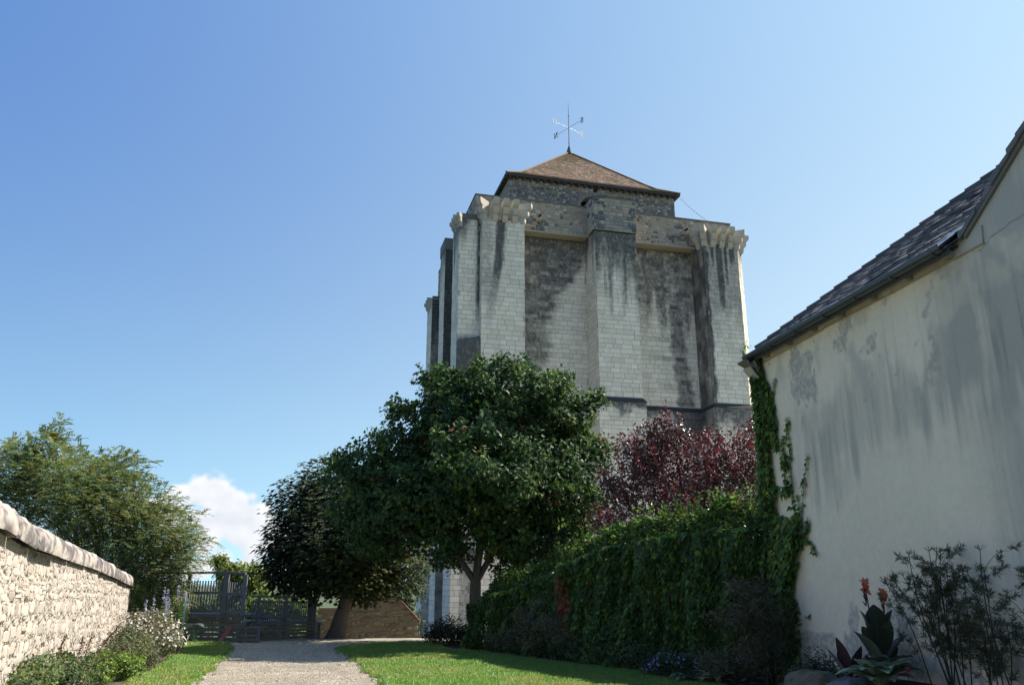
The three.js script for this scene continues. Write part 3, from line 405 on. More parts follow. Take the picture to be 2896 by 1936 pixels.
  'NESO'.split('').forEach((ch, k) => {
    const a = northA - k * Math.PI / 2, d = V(Math.cos(a), 0, -Math.sin(a)), arm = new GB(); arm.tube([V(0, 1.66, 0), V(d.x * 1.2, 1.66, d.z * 1.2)], 0.013, k % 2 ? [0.5, 0.5, 0.5] : [0.07, 0.075, 0.085], 6); part(vane, 'arm', arm, M.iron);
    const t = new TextGeometry(ch, { font, size: 0.46, depth: 0.02, curveSegments: 6 }); t.center(); const c = k % 2 ? 0.6 : 0.07; t.setAttribute('color', new THREE.BufferAttribute(new Float32Array(t.attributes.position.count * 3).fill(c), 3));
    const m = part(vane, 'letter', t, k % 2 ? M.stone : M.iron); m.position.set(d.x * 1.45, 1.66, d.z * 1.45); m.rotation.y = northA - (k % 2) * Math.PI / 2;   // letters are read from the far side
  });
  // beaded cable from the eave to the parapet
  const cb = thing('beaded_cable', 'thin beaded cable slung from the roof corner to the parapet', 'cable', [5.092, 0, -46], null, 14.6 * Math.PI / 180), wire = new GB(), pts = [];
  for (let k = 0; k <= 12; k++) { const t = k / 12; pts.push(V(mixn(7.78, 8.6, t), mixn(27.55, 24.7, t) - Math.sin(t * Math.PI) * 0.12, mixn(-3.65, -1.3, t))); } wire.tube(pts, 0.008, [0.12, 0.12, 0.13], 4); part(cb, 'wire', wire, M.iron);
  pts.slice(1, -1).forEach(p => { const s = new THREE.SphereGeometry(0.035, 6, 5); s.setAttribute('color', new THREE.BufferAttribute(new Float32Array(s.attributes.position.count * 3).fill(0.1), 3)); const m = part(cb, 'bead', s, M.iron); m.position.copy(p); });
}
// ------------------------------------------------------------------ rubble stones for the garden walls
function stoneGeo(a, b, y0, y1, o, r, col, at) {                   // one irregular stone in the cell a..b, y0..y1, proud by o
  const g = new GB(), n = 8, cx = (a + b) / 2, cy = (y0 + y1) / 2, rx = (b - a) / 2, ry = (y1 - y0) / 2, rim = [], top = [];
  for (let k = 0; k < n; k++) { const t = (k + 0.5 * r()) / n * 6.2832, e = 0.42 + 0.3 * r(), c = Math.cos(t), s = Math.sin(t), q = 0.9 + r() * 0.16, x = cx + Math.sign(c) * Math.pow(Math.abs(c), e) * rx * q, y = cy + Math.sign(s) * Math.pow(Math.abs(s), e) * ry * q; rim.push(at(x, y, -0.006)); top.push(at(mixn(cx, x, 0.72), mixn(cy, y, 0.68), o * (0.75 + r() * 0.4))); }
  const mid = at(cx, cy, o * 1.15);
  for (let k = 0; k < n; k++) { const m = (k + 1) % n; g.poly([rim[k], rim[m], top[m], top[k]], col); g.poly([top[k], top[m], mid], col); }
  return g;
}
function stoneWall(root, p0, dir, L, topFn, baseFn, seed, hr, wr, colF, name, most, near) {
  const r = rng(seed), n = V(-dir.z, 0, dir.x), list = [], at = (s, y, o) => [p0.x + dir.x * s + n.x * o, y, p0.z + dir.z * s + n.z * o];
  let y = -0.1; const ymax = 3; let row = 0;
  while (y < ymax) {
    const h = hr[0] + r() * (hr[1] - hr[0]); let s = -r() * 0.3;
    while (s < L) {
      const w = wr[0] + Math.pow(r(), 1.6) * (wr[1] - wr[0]), wob = (fbm(s * 0.9, row * 0.7 + seed, 0, 2) - 0.5) * h * 1.6, ya = y + wob + (r() - 0.5) * 0.03, yb = ya + h * (0.86 + r() * 0.24), a = s, b = s + w; s += w; const m = (a + b) / 2;
      if (a < 0 || b > L || yb > topFn(m) + 0.02 || ya < baseFn(m) || (fbm(m * 1.7 + seed, ya * 1.9, 0, 3) > 0.55 && r() < 0.6)) continue;
      const split = r() < 0.16 && w > 0.2, pieces = split ? [[a, b, ya, (ya + yb) / 2 - .005], [a, b, (ya + yb) / 2 + .005, yb]] : [[a, b, ya, yb]];
      for (const q of pieces) list.push({ q: [q[0] + 0.008, q[1] - 0.008, q[2] + 0.007, q[3] - 0.007], o: 0.003 + r() * 0.011, col: colF(m, (ya + yb) / 2, r), pri: (b - a) * (yb - ya) / Math.pow(near(m, ya), 2) });
    }
    y += h; row++;
  }
  list.sort((a, b) => b.pri - a.pri); const rest = new GB();
  list.forEach((e, k) => { const g = stoneGeo(...e.q, e.o, r, e.col, at); if (k < most) part(root, k ? name + '_' + String(k).padStart(3, '0') : name, g, M.rock); else { const o = rest.p.length / 3; for (const key of ['p', 'n', 'c', 'u']) for (const v of g[key]) rest[key].push(v); for (const v of g.i) rest.i.push(v + o); } });
  if (rest.i.length) part(root, name + 's_small', rest, M.rock, { kind: 'stuff' });
}
M.rock = std({ roughness: 0.95, bumpMap: grainB, bumpScale: 0.03 });
{ // sunlit rubble wall along the flower bed
  const w0 = V(-2.13, 0, 1.56), w1 = V(-10.8, 0, -24.0), d = w1.clone().sub(w0).normalize(), L = w1.distanceTo(w0) + 0.3, n = V(-d.z, 0, d.x), s0 = V(-6.05, 0, -10).sub(w0).length();
  const top = s => curve([[-12, 2.66], [-0.6, 2.58], [1.08, 2.45], [3.98, 2.37], [7.5, 2.27], [12.2, 2.06], [15, 1.95]], s - s0) - 0.33, base = () => 0;
  const wall = thing('rubble_wall', 'pale rubble stone wall with rounded coping stones beside the flower bed', 'wall', [0, 0, 0]);
  const g = new GB(), at = (s, y, o) => [w0.x + d.x * s + n.x * o, y, w0.z + d.z * s + n.z * o];
  for (let k = 0; k < 60; k++) { const a = k / 60 * L, b = (k + 1) / 60 * L; g.hex([at(a, -0.2, 0), at(b, -0.2, 0), at(b, -0.2, -0.42), at(a, -0.2, -0.42), at(a, top(a), 0), at(b, top(b), 0), at(b, top(b), -0.42), at(a, top(a), -0.42)], [0.42, 0.365, 0.315]); }
  const gg = g.geo(); { const p = gg.attributes.position, u = gg.attributes.uv; for (let i = 0; i < p.count; i++) { u.setXY(i, (p.getX(i) * d.x + p.getZ(i) * d.z) * 0.5, p.getY(i) * 0.5); } }
  part(wall, 'mortar_core', gg, std({ roughness: 1, bumpMap: grainB, bumpScale: 0.2 }));
  stoneWall(wall, w0, d, L, top, base, 12, [0.06, 0.22], [0.08, 0.42], (s, y, r) => { const k = r(); return vary(r, k < 0.1 ? [0.33, 0.28, 0.24] : k < 0.35 ? [0.41, 0.35, 0.30] : [0.46, 0.41, 0.36], .1); }, 'wall_stone', 300, s => s < s0 - 0.8 ? 60 : s - s0 + 10);
  // coping: half round stones
  const r = rng(15); let s = 0.2;
  for (let k = 0; s < L - 0.2; k++) {
    const len = Math.min(1.2 + r() * 1.1, L + 0.05 - s), ns = 26, nr = 14, q = new GB(), dz = (r() - 0.5) * 0.05, ov = 0.07 + (s < s0 + 1.4 ? 0.05 : 0) + r() * 0.03, hh = (s < s0 + 1.4 ? 0.38 : 0.35), rows = [];
    for (let i = 0; i <= ns; i++) {
      const t = i / ns, ss = s + 0.012 + t * (len - 0.024), y0 = top(ss) + dz * .4 - 0.01, ring = []; const inset = i === 0 || i === ns ? 0.94 : 1;
      for (let j = 0; j <= nr; j++) { const a = j / nr * Math.PI, nn = fbm(ss * 4.5, j * 0.5, k * 3.3 + .1, 4) - 0.5, rx = (0.21 + ov) * inset * (1 + nn * 0.26), x = -0.21 + Math.cos(a) * rx, yy = y0 + 0.05 + Math.pow(Math.sin(a), 0.75) * (hh - 0.05) * inset * (1 + nn * 0.3); ring.push([ss, yy, x]); }
      ring.unshift([ss, y0, -0.21 + (0.2 + ov) * inset]); ring.push([ss, y0, -0.21 - (0.2 + ov) * inset]); rows.push(ring);
    }
    const P = e => { const v = at(e[0], e[1], e[2]), li = fbm(e[0] * 3.1 + e[2] * 1.3, e[1] * 4.5 - e[2] * 4, 7.7, 4), dk = step(0.44, 0.52, li + (fbm(e[0] * 9, e[1] * 13 - e[2] * 11, 1.3, 3) - .5) * .35), w = step(0.6, 0.66, fbm(e[0] * 5, e[1] * 7 - e[2] * 6, 3.1, 3)); const c = [mixn(mixn(0.37, 0.125, dk), 0.46, w * .6), mixn(mixn(0.325, 0.108, dk), 0.42, w * .6), mixn(mixn(0.29, 0.105, dk), 0.38, w * .6)]; return q.v(...v, 0, 1, 0, c, e[0] * .6, (e[1] + e[2]) * .6); };
    const id = rows.map(R => R.map(P)); for (let i = 0; i < ns; i++) for (let j = 0; j + 1 < id[0].length; j++) q.i.push(id[i][j], id[i + 1][j], id[i + 1][j + 1], id[i][j], id[i + 1][j + 1], id[i][j + 1]);
    for (const [R, f] of [[id[0], 1], [id[ns], 0]]) for (let j = 1; j + 1 < R.length; j++) f ? q.i.push(R[0], R[j], R[j + 1]) : q.i.push(R[0], R[j + 1], R[j]);
    const geo = q.geo(); geo.computeVertexNormals(); part(wall, 'coping_stone', geo, M.rock); s += len;
  }
}
{ // shaded rubble wall with a sloping tiled end beyond the chestnut
  const root = thing('boundary_wall', 'shaded brown rubble wall with a sloping red tiled edge beside the keep', 'wall', [0, 0, 0]);
  const p0 = V(-10.5, 0, -34.8), d = V(1, 0, -0.12).normalize(), n = V(-d.z, 0, d.x), L = 6.7, top = s => s > 5.45 ? 1.45 - (s - 5.45) * 1.0 : 0.75 + step(3.4, 5.2, s) * 0.7, at = (s, y, o) => [p0.x + d.x * s + n.x * o, y, p0.z + d.z * s + n.z * o], g = new GB();
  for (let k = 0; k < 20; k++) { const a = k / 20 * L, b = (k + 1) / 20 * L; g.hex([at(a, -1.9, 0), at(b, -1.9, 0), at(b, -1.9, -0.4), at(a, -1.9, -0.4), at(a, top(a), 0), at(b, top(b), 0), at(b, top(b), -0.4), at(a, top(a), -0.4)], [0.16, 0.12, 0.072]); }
  part(root, 'mortar_core', g, M.rock);
  const r = rng(88), list = []; let y = -1.1, row = 0; while (y < 1.45) { const h = 0.1 + r() * 0.12; let s = 0.02; while (s < L - 0.1) { const w = 0.12 + Math.pow(r(), 1.5) * 0.42, b = Math.min(L - .02, s + w), m = (s + b) / 2, ya = y + (fbm(m * 1.1, row * .8, 0, 2) - .5) * h * 1.5, yb = ya + h * (.8 + r() * .35); if (yb < top(m) + 0.02 && r() < .9) list.push([s + 0.01, b - 0.01, ya + 0.01, yb - 0.01]); s += w; } y += h; row++; }
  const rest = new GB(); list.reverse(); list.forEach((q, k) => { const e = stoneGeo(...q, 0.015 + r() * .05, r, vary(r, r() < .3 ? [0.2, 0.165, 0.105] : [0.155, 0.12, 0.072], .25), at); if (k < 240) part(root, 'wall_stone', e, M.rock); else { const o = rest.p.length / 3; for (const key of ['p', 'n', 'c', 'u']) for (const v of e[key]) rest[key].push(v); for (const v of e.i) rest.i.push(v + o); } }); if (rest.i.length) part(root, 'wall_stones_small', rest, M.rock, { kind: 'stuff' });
  for (let k = 0; k < 6; k++) { const s = 5.45 + k * 0.21, c = new GB(); c.bar(V(...at(s, top(s) + 0.03, -0.2)), V(...at(s + 0.24, top(s + 0.24) + 0.055, -0.2)), 0.52, 0.035, vary(r, [0.17, 0.075, 0.055], .25)); part(root, 'coping_tile', c, M.stone); }
}
{ // low wall under the ivy
  const root = thing('garden_wall', 'low stone garden wall buried under the hanging ivy', 'wall', [0, 0, 0]), g = new GB(), r = rng(4);
  const at = (s, y, o) => [hedge0.x + hedgeD.x * s + hedgeN.x * o, y, hedge0.z + hedgeD.z * s + hedgeN.z * o], top = s => curve([[0, 1.1], [1.5, 1.35], [2.65, 1.7], [5.1, 2.25], [7, 2.4], [9.1, 2.5]], s);
  for (let k = 0; k < 18; k++) { const a = k / 18 * 9, b = (k + 1) / 18 * 9; g.hex([at(a, -0.1, 0), at(b, -0.1, 0), at(b, -0.1, -0.4), at(a, -0.1, -0.4), at(a, top(a), 0), at(b, top(b), 0), at(b, top(b), -0.4), at(a, top(a), -0.4)], [0.26, 0.235, 0.2]); }
  part(root, 'masonry', g, M.rock);
}
// ------------------------------------------------------------------ plastered house on the right
const HA = Math.atan2(-0.98182, 0.18979), houseC = V(4.77, 0, -15.07), HX = V(0.18979, 0, 0.98182), HZ = V(-0.98182, 0, 0.18979);
const onHouse = (x, y, z) => V(houseC.x + HX.x * x + HZ.x * z, y, houseC.z + HX.z * x + HZ.z * z);
{
  const house = thing('plastered_house', 'old house with a grey stained cream plaster wall, dark tiled roof and zinc gutter', 'house', [houseC.x, 0, houseC.z], null, HA);
  const map = tex(960, 960, (u, v) => {
    const x = u * 10, y = v * 10, n = fbm(x * 1.1, y * 1.1, 0, 5), f = fbm(x * 9, y * 9, 0, 4) - 0.5, st = fbm(x * 3.2 + 7, y * 0.28 + 2, 0, 5), st2 = fbm(x * 8 + 7, y * 0.5 + 9, 0, 4);
    const k = 0.97 + (n - 0.5) * 0.12 + f * 0.07; let c = [0.87 * k, 0.735 * k, 0.53 * k];
    const mix = (q, a) => { c = [mixn(c[0], q[0], a), mixn(c[1], q[1], a), mixn(c[2], q[2], a)]; };
    const s1 = fbm(x * 6 + 3, y * 0.6, 0, 5), s2 = fbm(x * 17, y * 1.1 + 5, 0, 4), w = n - 0.5, band = step(0.95, 0.2, Math.abs(y - 3.35 - 0.2 * x + w * 1.2 + (s1 - .5) * 1.1)) * step(0.6, 1.6, x), east = step(4.75, 5.6, x + (y - 3.5) * 0.14 + w * 0.8) * step(1.0, 2.2, y), top = step(0.5, 0.66, fbm(x * 1.6 + 20, y * 1.3, 0, 4)) * step(4.2, 5.2, y);
    mix([0.33, 0.315, 0.27], clamp(0.04 * st + band * (0.28 + 0.9 * (s1 - 0.35)) + east * (0.42 + 0.5 * (s1 - 0.5)) + top * 0.35, 0, 0.75));
    mix([0.2, 0.19, 0.165], step(0.52, 0.85, s2) * clamp(0.05 + band * 0.26 + east * 0.16));
    mix([0.5, 0.465, 0.40], step(0.5, 0.7, fbm(x * 24, y * 20, 0, 3)) * 0.1);
    const pt = fbm(x * 2.4 + 60, y * 1.9, 0, 5), edge = f * 0.12;
    const scar = Math.max(step(0.53, 0.62, pt + edge + fbm(x * 11, y * 9, 0, 3) * 0.16 - 0.08 + 0.2 * step(1.0, 0.2, Math.hypot((x - 1.2) / 0.75, (y - 5.15) / 0.62)) - 0.10) * step(3.9, 4.5, y), step(0.52, 0.6, pt + edge + 0.3 * step(1.15, 0.75, y + (pt - .5) * 1.2) - 0.12) * step(1.6, 1.2, y)); mix([0.45, 0.395, 0.32], scar * (0.5 + 0.45 * step(0.35, 0.6, fbm(x * 20, y * 17, 0, 3))));
    if (y > 5.74) mix([0.42, 0.40, 0.36], 0.5 + (n - 0.5));
    const ck = Math.abs(y - (5.75 + (x - 5.9) * 0.22 + (fbm(x * 4, 1) - .5) * 0.25)); if (x > 5.7) mix([0.12, 0.11, 0.1], step(0.012, 0.003, ck) * 0.6);
    return c;
  });
  const plaster = new THREE.MeshStandardMaterial({ map, roughness: 0.95, bumpMap: tex(512, 512, (u, v) => { const k = tile((x, y) => fbm(x, y, 0, 5), 10)(u, v); return [k, k, k]; }, false, 6), bumpScale: 0.02 });
  const sh = new THREE.Shape([[0, -0.2], [14, -0.2], [14, 6.2], [10, 8.86], [5.62, 5.94], [0, 5.9]].map(p => new THREE.Vector2(...p)));
  const wg = new THREE.ExtrudeGeometry(sh, { depth: 0.4, bevelEnabled: false }); wg.translate(0, 0, -0.4); { const p = wg.attributes.position, u = wg.attributes.uv; for (let i = 0; i < p.count; i++) u.setXY(i, (p.getX(i) - p.getZ(i)) * 0.1, p.getY(i) * 0.1); } part(house, 'front_wall', wg, plaster);
  for (const [x0, x1, z0, z1] of [[0.0, 0.4, -7, -0.4], [13.6, 14, -7, -0.4], [0, 14, -7.4, -7]]) { const b = new THREE.BoxGeometry(x1 - x0, 6.1, z1 - z0); b.translate((x0 + x1) / 2, 2.85, (z0 + z1) / 2); part(house, 'side_wall', b, plaster); }
  // main roof hipped at the far end, cross gable towards the camera
  const roof = new THREE.Group(); roof.name = 'roof'; house.add(roof); const k8 = 0.8, e0 = 5.98, core = new GB(), dk = [0.045, 0.042, 0.045];
  const P = (x, k, dy = 0) => [x, e0 + k * k8 + dy, -k];
  core.poly([P(-0.04, -0.2), P(5.4, -0.2), P(9.8, 3.5), P(3.5, 3.5)], dk); core.poly([P(9.8, 3.5), P(14, 3.5), P(3.5, 3.5)], dk); core.poly([[-0.1, e0 - 0.16, -7.2], [-0.1, e0 - 0.16, 0.2], P(3.5, 3.5)], dk); core.poly([[14.3, e0 - 0.16, -7.2], [-0.1, e0 - 0.16, -7.2], P(3.5, 3.5), P(14.3, 3.5)], dk);
  const gy = x => 5.98 + (x - 5.62) * 0.667; core.poly([[5.5, gy(5.5), 0.05], [10, gy(10), 0.05], [10, gy(10), -3.6], [9.8, gy(9.8), -3.5]], dk); core.poly([[10, gy(10), 0.05], [14.4, gy(5.62), 0.05], [14.4, gy(5.62), -3.5], [10, gy(10), -3.5]], dk);
  part(roof, 'roof_boarding', core, M.dark);
  const r = rng(61), tl = [], dirU = V(0, k8, -1).normalize();
  for (let j = 0; j < 19; j++) { const k0 = -0.22 + j * 0.2, k1 = k0 + 0.27; let x = Math.max(-0.04, k0) - r() * 0.1; while (x < 5.45 + k0 * 1.2) { const w = 0.165 + r() * 0.02, lift = 0.045 + r() * 0.02, tw = (r() - 0.5) * 0.02; tl.push({ x, w, k0: k0 + (r() - 0.5) * 0.012, k1, lift, tw, c: vary(r, r() < 0.2 ? [0.16, 0.13, 0.115] : r() < .3 ? [0.105, 0.1, 0.1] : [0.082, 0.07, 0.066], .25) }); x += w; } }
  tl.sort((a, b) => b.x - a.x); const rest = new GB();
  tl.forEach((t, i) => { const g = i < 300 ? new GB() : rest, th = 0.028, q = (x, k, d) => { const p = P(x, k, d); return p; }; const L0 = t.lift + th, L1 = 0.012 + th; g.hex([q(t.x, t.k0, L0 - th + t.tw), q(t.x + t.w - 0.008, t.k0, L0 - th - t.tw), q(t.x + t.w - 0.008, t.k1, L1 - th), q(t.x, t.k1, L1 - th), q(t.x, t.k0, L0 + t.tw), q(t.x + t.w - 0.008, t.k0, L0 - t.tw), q(t.x + t.w - 0.008, t.k1, L1), q(t.x, t.k1, L1)], t.c); if (i < 300) part(roof, i ? 'roof_tile_' + String(i).padStart(3, '0') : 'roof_tile', g, M.slate); });
  part(roof, 'roof_tiles_far', rest, M.slate, { kind: 'stuff' });
  for (let k = 0; k < 19; k++) { const a = -0.04 + k * 0.185, h = new GB(); h.tube([V(...P(a, a, 0.07)), V(...P(a + 0.24, a + 0.24, 0.045))], [0.075, 0.06], vary(r, [0.1, 0.085, 0.08], .25), 7); part(roof, 'hip_tile', h, M.slate); }
  const val = new GB(); val.poly([P(4.75, -0.2, 0.08), P(5.3, -0.2, 0.08), P(5.75, 0.3, 0.08), P(5.3, 0.3, 0.08)], [0.2, 0.22, 0.26]); part(roof, 'lead_flashing', val, M.zinc);
  for (let k = 0; k < 27; k++) { const x = 5.5 + k * 0.165, t = new GB(), z = 0.05 + r() * 0.035, h = 0.075 + r() * 0.03, x1 = x + 0.185; t.hex([[x, gy(x), z], [x1, gy(x1) - 0.012, z], [x1, gy(x1) - 0.012, -0.3], [x, gy(x), -0.3], [x, gy(x) + h, z], [x1, gy(x1) + h - 0.03, z], [x1, gy(x1) + h - 0.03, -0.3], [x, gy(x) + h, -0.3]], vary(r, [0.13, 0.115, 0.11], .35)); part(roof, 'verge_tile', t, M.slate); }
  const rake = new GB(), rk = (x, d, z) => [x, gy(x) + d, z]; rake.hex([rk(5.58, -0.06, 0.045), rk(10, -0.06, 0.045), rk(10, -0.06, 0.003), rk(5.58, -0.06, 0.003), rk(5.58, -0.004, 0.045), rk(10, -0.004, 0.045), rk(10, -0.004, 0.003), rk(5.58, -0.004, 0.003)], [0.16, 0.15, 0.135]); part(roof, 'mortar_verge', rake, M.stone);
  // gutter
  const gut = new GB(), seg = 9; for (const [r0, flip] of [[0.075, 0], [0.068, 1]]) for (let s = 0; s < seg; s++) { const a0 = Math.PI + s / seg * Math.PI, a1 = Math.PI + (s + 1) / seg * Math.PI, q = (x, a) => [x, 5.85 + Math.sin(a) * r0, 0.25 + Math.cos(a) * r0]; const f = [q(-0.1, a0), q(-0.1, a1), q(5.42, a1), q(5.42, a0)]; gut.poly(flip ? f : f.reverse(), [0.115, 0.13, 0.15]); } gut.tube([V(-0.1, 5.85, 0.325), V(5.42, 5.85, 0.325)], 0.012, [0.16, 0.175, 0.2], 6);
  const gm = part(house, 'gutter', gut, M.zinc); for (let k = 0; k < 7; k++) { const b = new GB(), x = 0.05 + k * 0.87; b.tube([V(x, 5.87, 0.33), V(x, 5.78, 0.305), V(x, 5.765, 0.25), V(x, 5.78, 0.19), V(x, 5.86, 0.16)], 0.014, [0.1, 0.11, 0.12], 5); part(gm, 'gutter_bracket', b, M.zinc); }
  const fas = new GB(); fas.box(2.66, 5.8, 0.155, 5.5, 0.1, 0.03, [0.07, 0.075, 0.085]); part(house, 'fascia_board', fas, M.wood); const soff = new GB(); soff.box(2.66, 5.86, 0.08, 5.5, 0.03, 0.16, [0.05, 0.05, 0.055]); part(house, 'soffit', soff, M.wood);
  for (let k = 0; k < 7; k++) { const b = new GB(); b.box(0.35 + k * 0.82, 5.79, 0.07, 0.09, 0.09, 0.13, [0.34, 0.29, 0.22]); part(house, 'rafter_end', b, M.wood); }
  const cab = new GB(); cab.tube([V(0.02, 5.7, 0.02), V(2.2, 5.715, 0.022), V(2.25, 5.735, 0.022), V(4, 5.71, 0.02), V(5.85, 5.72, 0.02), V(5.86, 5.95, 0.02)], 0.011, [0.36, 0.31, 0.2], 5); part(house, 'wall_cable', cab, M.wood);
  // eave end boards hanging at the far corner
  for (const [y, z, rz, l, c] of [[5.66, 0.3, 0.5, 0.42, [0.20, 0.16, 0.13]], [5.5, 0.24, 0.9, 0.4, [0.5, 0.44, 0.36]], [5.6, 0.18, 1.2, 0.36, [0.34, 0.29, 0.24]]]) { const b = new GB(); b.box(-0.02, y, z - 0.05, 0.26, 0.035, l * 0.8, c, 0, 0, -rz); part(house, 'eave_end_board', b, M.wood); }
}
// ------------------------------------------------------------------ timber platform with railings
{
  const fen = thing('timber_platform', 'weathered grey timber platform with picket railings at the end of the path', 'platform', [0, 0, 0]), r = rng(19), wc = () => vary(r, [0.105, 0.115, 0.135], .16), wb = () => vary(r, [0.09, 0.087, 0.085], .2);
  const pc = (name, f, c) => { const g = new GB(); f(g, c); part(fen, name, g, M.wood); };
  const post = (x, z, y0, y1, w = 0.11, d = 0.09) => pc('post', g => g.box(x, (y0 + y1) / 2, z, w, y1 - y0, d, wc()));
  const run = (a, b, y0a, y0b, y1a, y1b, gap, n) => { for (let k = 0; k < n; k++) { const t = (k + 0.5) / n, x = mixn(a[0], b[0], t), z = mixn(a[1], b[1], t), y0 = mixn(y0a, y0b, t), y1 = mixn(y1a, y1b, t); pc('picket', g => g.box(x, (y0 + y1) / 2, z, gap * 0.4, y1 - y0, 0.03, wc(), Math.atan2(-(b[1] - a[1]), b[0] - a[0]))); } };
  const rail = (a, b, w = 0.05, t = 0.08) => pc('rail', g => g.bar(V(...a), V(...b), w, t, wc()));
  const board = (a, b, h = 0.12) => pc('board', g => g.bar(V(...a), V(...b), 0.035, h, wb()));
  // near bay: tall frame
  const A = [-11.2, -26.2], B = [-8.77, -26.02], C = [-8.12, -25.8];
  post(B[0], B[1], -0.05, 1.99, 0.15, 0.13); post(C[0], C[1], -0.05, 1.95, 0.12, 0.1); post(-9.95, -26.15, -0.05, 1.97, 0.1, 0.1); post(A[0], A[1], -0.05, 1.97, 0.1, 0.1);
  rail([A[0], 2.0, A[1]], [B[0], 2.02, B[1]], 0.09, 0.07); rail([B[0], 2.02, B[1]], [C[0], 1.98, C[1]], 0.09, 0.07);
  for (const y of [1.42, 0.9]) { rail([A[0], y, A[1] + 0.02], [B[0], y, B[1] + 0.02]); rail([B[0], y - 0.02, B[1] + 0.02], [C[0], y - 0.03, C[1] + 0.02]); }
  run(A, B, 0.84, 0.84, 1.77, 1.78, 0.085, 28); run(B, C, 0.8, 0.78, 1.76, 1.7, 0.085, 8);
  for (let k = 0; k < 6; k++) { const y = 0.1 + k * 0.132; board([A[0], y, A[1] + 0.09], [B[0] + 0.02, y, B[1] + 0.1], 0.105); board([B[0], y, B[1] + 0.1], [C[0] + 0.02, y * 0.96, C[1] + 0.08], 0.1); }
  for (let k = 0; k < 3; k++) board([C[0], 0.09 + k * 0.125, C[1] + 0.06], [-7.55, 0.09 + k * 0.125, -25.62], 0.085); post(-7.56, -25.66, -0.05, 0.4, 0.08, 0.08);
  pc('step_tread', g => g.box(-7.9, 0.42, -26.1, 0.75, 0.04, 0.8, wb())); pc('deck', g => g.box(-9.7, 0.74, -27.6, 3.2, 0.06, 2.6, [0.12, 0.115, 0.11]));
  // far bay: low railing on the deck
  const D = [-8.1, -26.6], E = [-6.62, -28.7];
  const F = t => [mixn(D[0], E[0], t), mixn(D[1], E[1], t)];
  post(...F(0.1), -0.05, 1.3, 0.09, 0.09); post(...F(0.52), -0.05, 1.28, 0.09, 0.09); post(...F(0.93), -0.1, 1.25, 0.2, 0.05); post(E[0], E[1], -0.1, 1.26, 0.09, 0.09);
  rail([D[0], 1.31, D[1]], [E[0], 1.25, E[1]], 0.08, 0.055); rail([D[0], 0.72, D[1] + .02], [E[0], 0.62, E[1] + .02]); rail([D[0], 1.15, D[1] + .02], [E[0], 1.1, E[1] + .02], .04, .05);
  run(D, E, 0.5, 0.42, 1.18, 1.13, 0.075, 30);
  for (let k = 0; k < 5; k++) { const y = 0.06 + k * 0.105; board([D[0], y, D[1] + 0.1], [E[0] + 0.12 + (k < 2 ? 0.1 : 0), y - 0.02, E[1] + 0.1], 0.08); } post(-6.44, -28.72, -0.1, 0.46, 0.1, 0.08);
  pc('deck', g => g.hex([[-8.1, 0.42, -26.8], [-6.6, 0.42, -28.9], [-6.6, 0.42, -30.5], [-9.6, 0.42, -30.5], [-8.1, 0.48, -26.8], [-6.6, 0.48, -28.9], [-6.6, 0.48, -30.5], [-9.6, 0.48, -30.5]], [0.11, 0.105, 0.1]));
  const pl = new GB(); pl.bar(V(-8.6, 0.03, -25.3), V(-8.4, 0.46, -25.72), 0.1, 0.03, [0.24, 0.075, 0.055], V(0.4, 0.3, 1)); single('red_plank', 'short red painted plank leaning on the timber platform post', 'plank', pl, M.wood);
}
// ------------------------------------------------------------------ trees
const rv = r => { const z = r() * 2 - 1, a = r() * 6.2832, s = Math.sqrt(1 - z * z); return V(s * Math.cos(a), z, s * Math.sin(a)); };
const knobbly = (lobes, r, n, k) => lobes.flatMap(l => [[l[0], l[1], l[2], l[3] * 0.93], ...Array.from({ length: l[3] > 0.6 ? n : 2 }, () => { const d = rv(r); d.y = d.y * 0.8 + 0.25; d.normalize(); const q = l[3] * (0.9 + r() * 0.22); return [l[0] + d.x * q, l[1] + d.y * q * 0.9, l[2] + d.z * q, l[3] * k * (0.6 + r() * 0.7)]; })]);
function foliage(g, lobes, r, o) {                                 // leaf clumps through the outer part of each lobe
  const all = lobes.reduce((s, l) => s + l[3] * l[3], 0), centre = lobes.reduce((s, l) => s.add(V(l[0], l[1], l[2]).multiplyScalar(l[3] * l[3] / all)), V(0, 0, 0));
  for (const [x, y, z, R] of lobes) {
    const n = Math.round(o.clumps * R * R / all);
    for (let k = 0; k < n; k++) {
      const d = rv(r), q = Math.pow(r(), o.fill ?? 0.45), c = V(x + d.x * R * q, y + d.y * R * (o.flat ?? 0.85) * q, z + d.z * R * q); if (c.y < (o.ymin ?? 0.2)) continue;
      if (fbm(c.x * 1.4, c.y * 1.4, c.z * 1.4, 2) < (o.gap ?? 0.3)) continue;
      const out = c.clone().sub(centre).normalize().add(d).add(V(0, o.lift ?? 0.5, 0)).normalize(), cs = o.spread * (0.6 + 0.8 * r()), base = o.color(r, c);
      o.draw(g, c, out, cs, base, r);
    }
  }
}
const leafClump = (n, L, W, kind, droop = 0.25) => (g, c, out, cs, base, r) => {
  for (let i = 0; i < n; i++) {
    const p = rv(r).multiplyScalar(cs * Math.pow(r(), 0.5)); p.y *= 0.75; const nn = out.clone().multiplyScalar(0.85).add(rv(r).multiplyScalar(0.75)).normalize(), d = rv(r).add(p.clone().multiplyScalar(1.2 / cs)).add(V(0, -droop, 0)); d.addScaledVector(nn, -d.dot(nn)).normalize();
    g.leaf(p.add(c), d, nn, L * (0.7 + r() * 0.6), W * (0.7 + r() * 0.6), vary(r, base, .18), kind);
  }
};
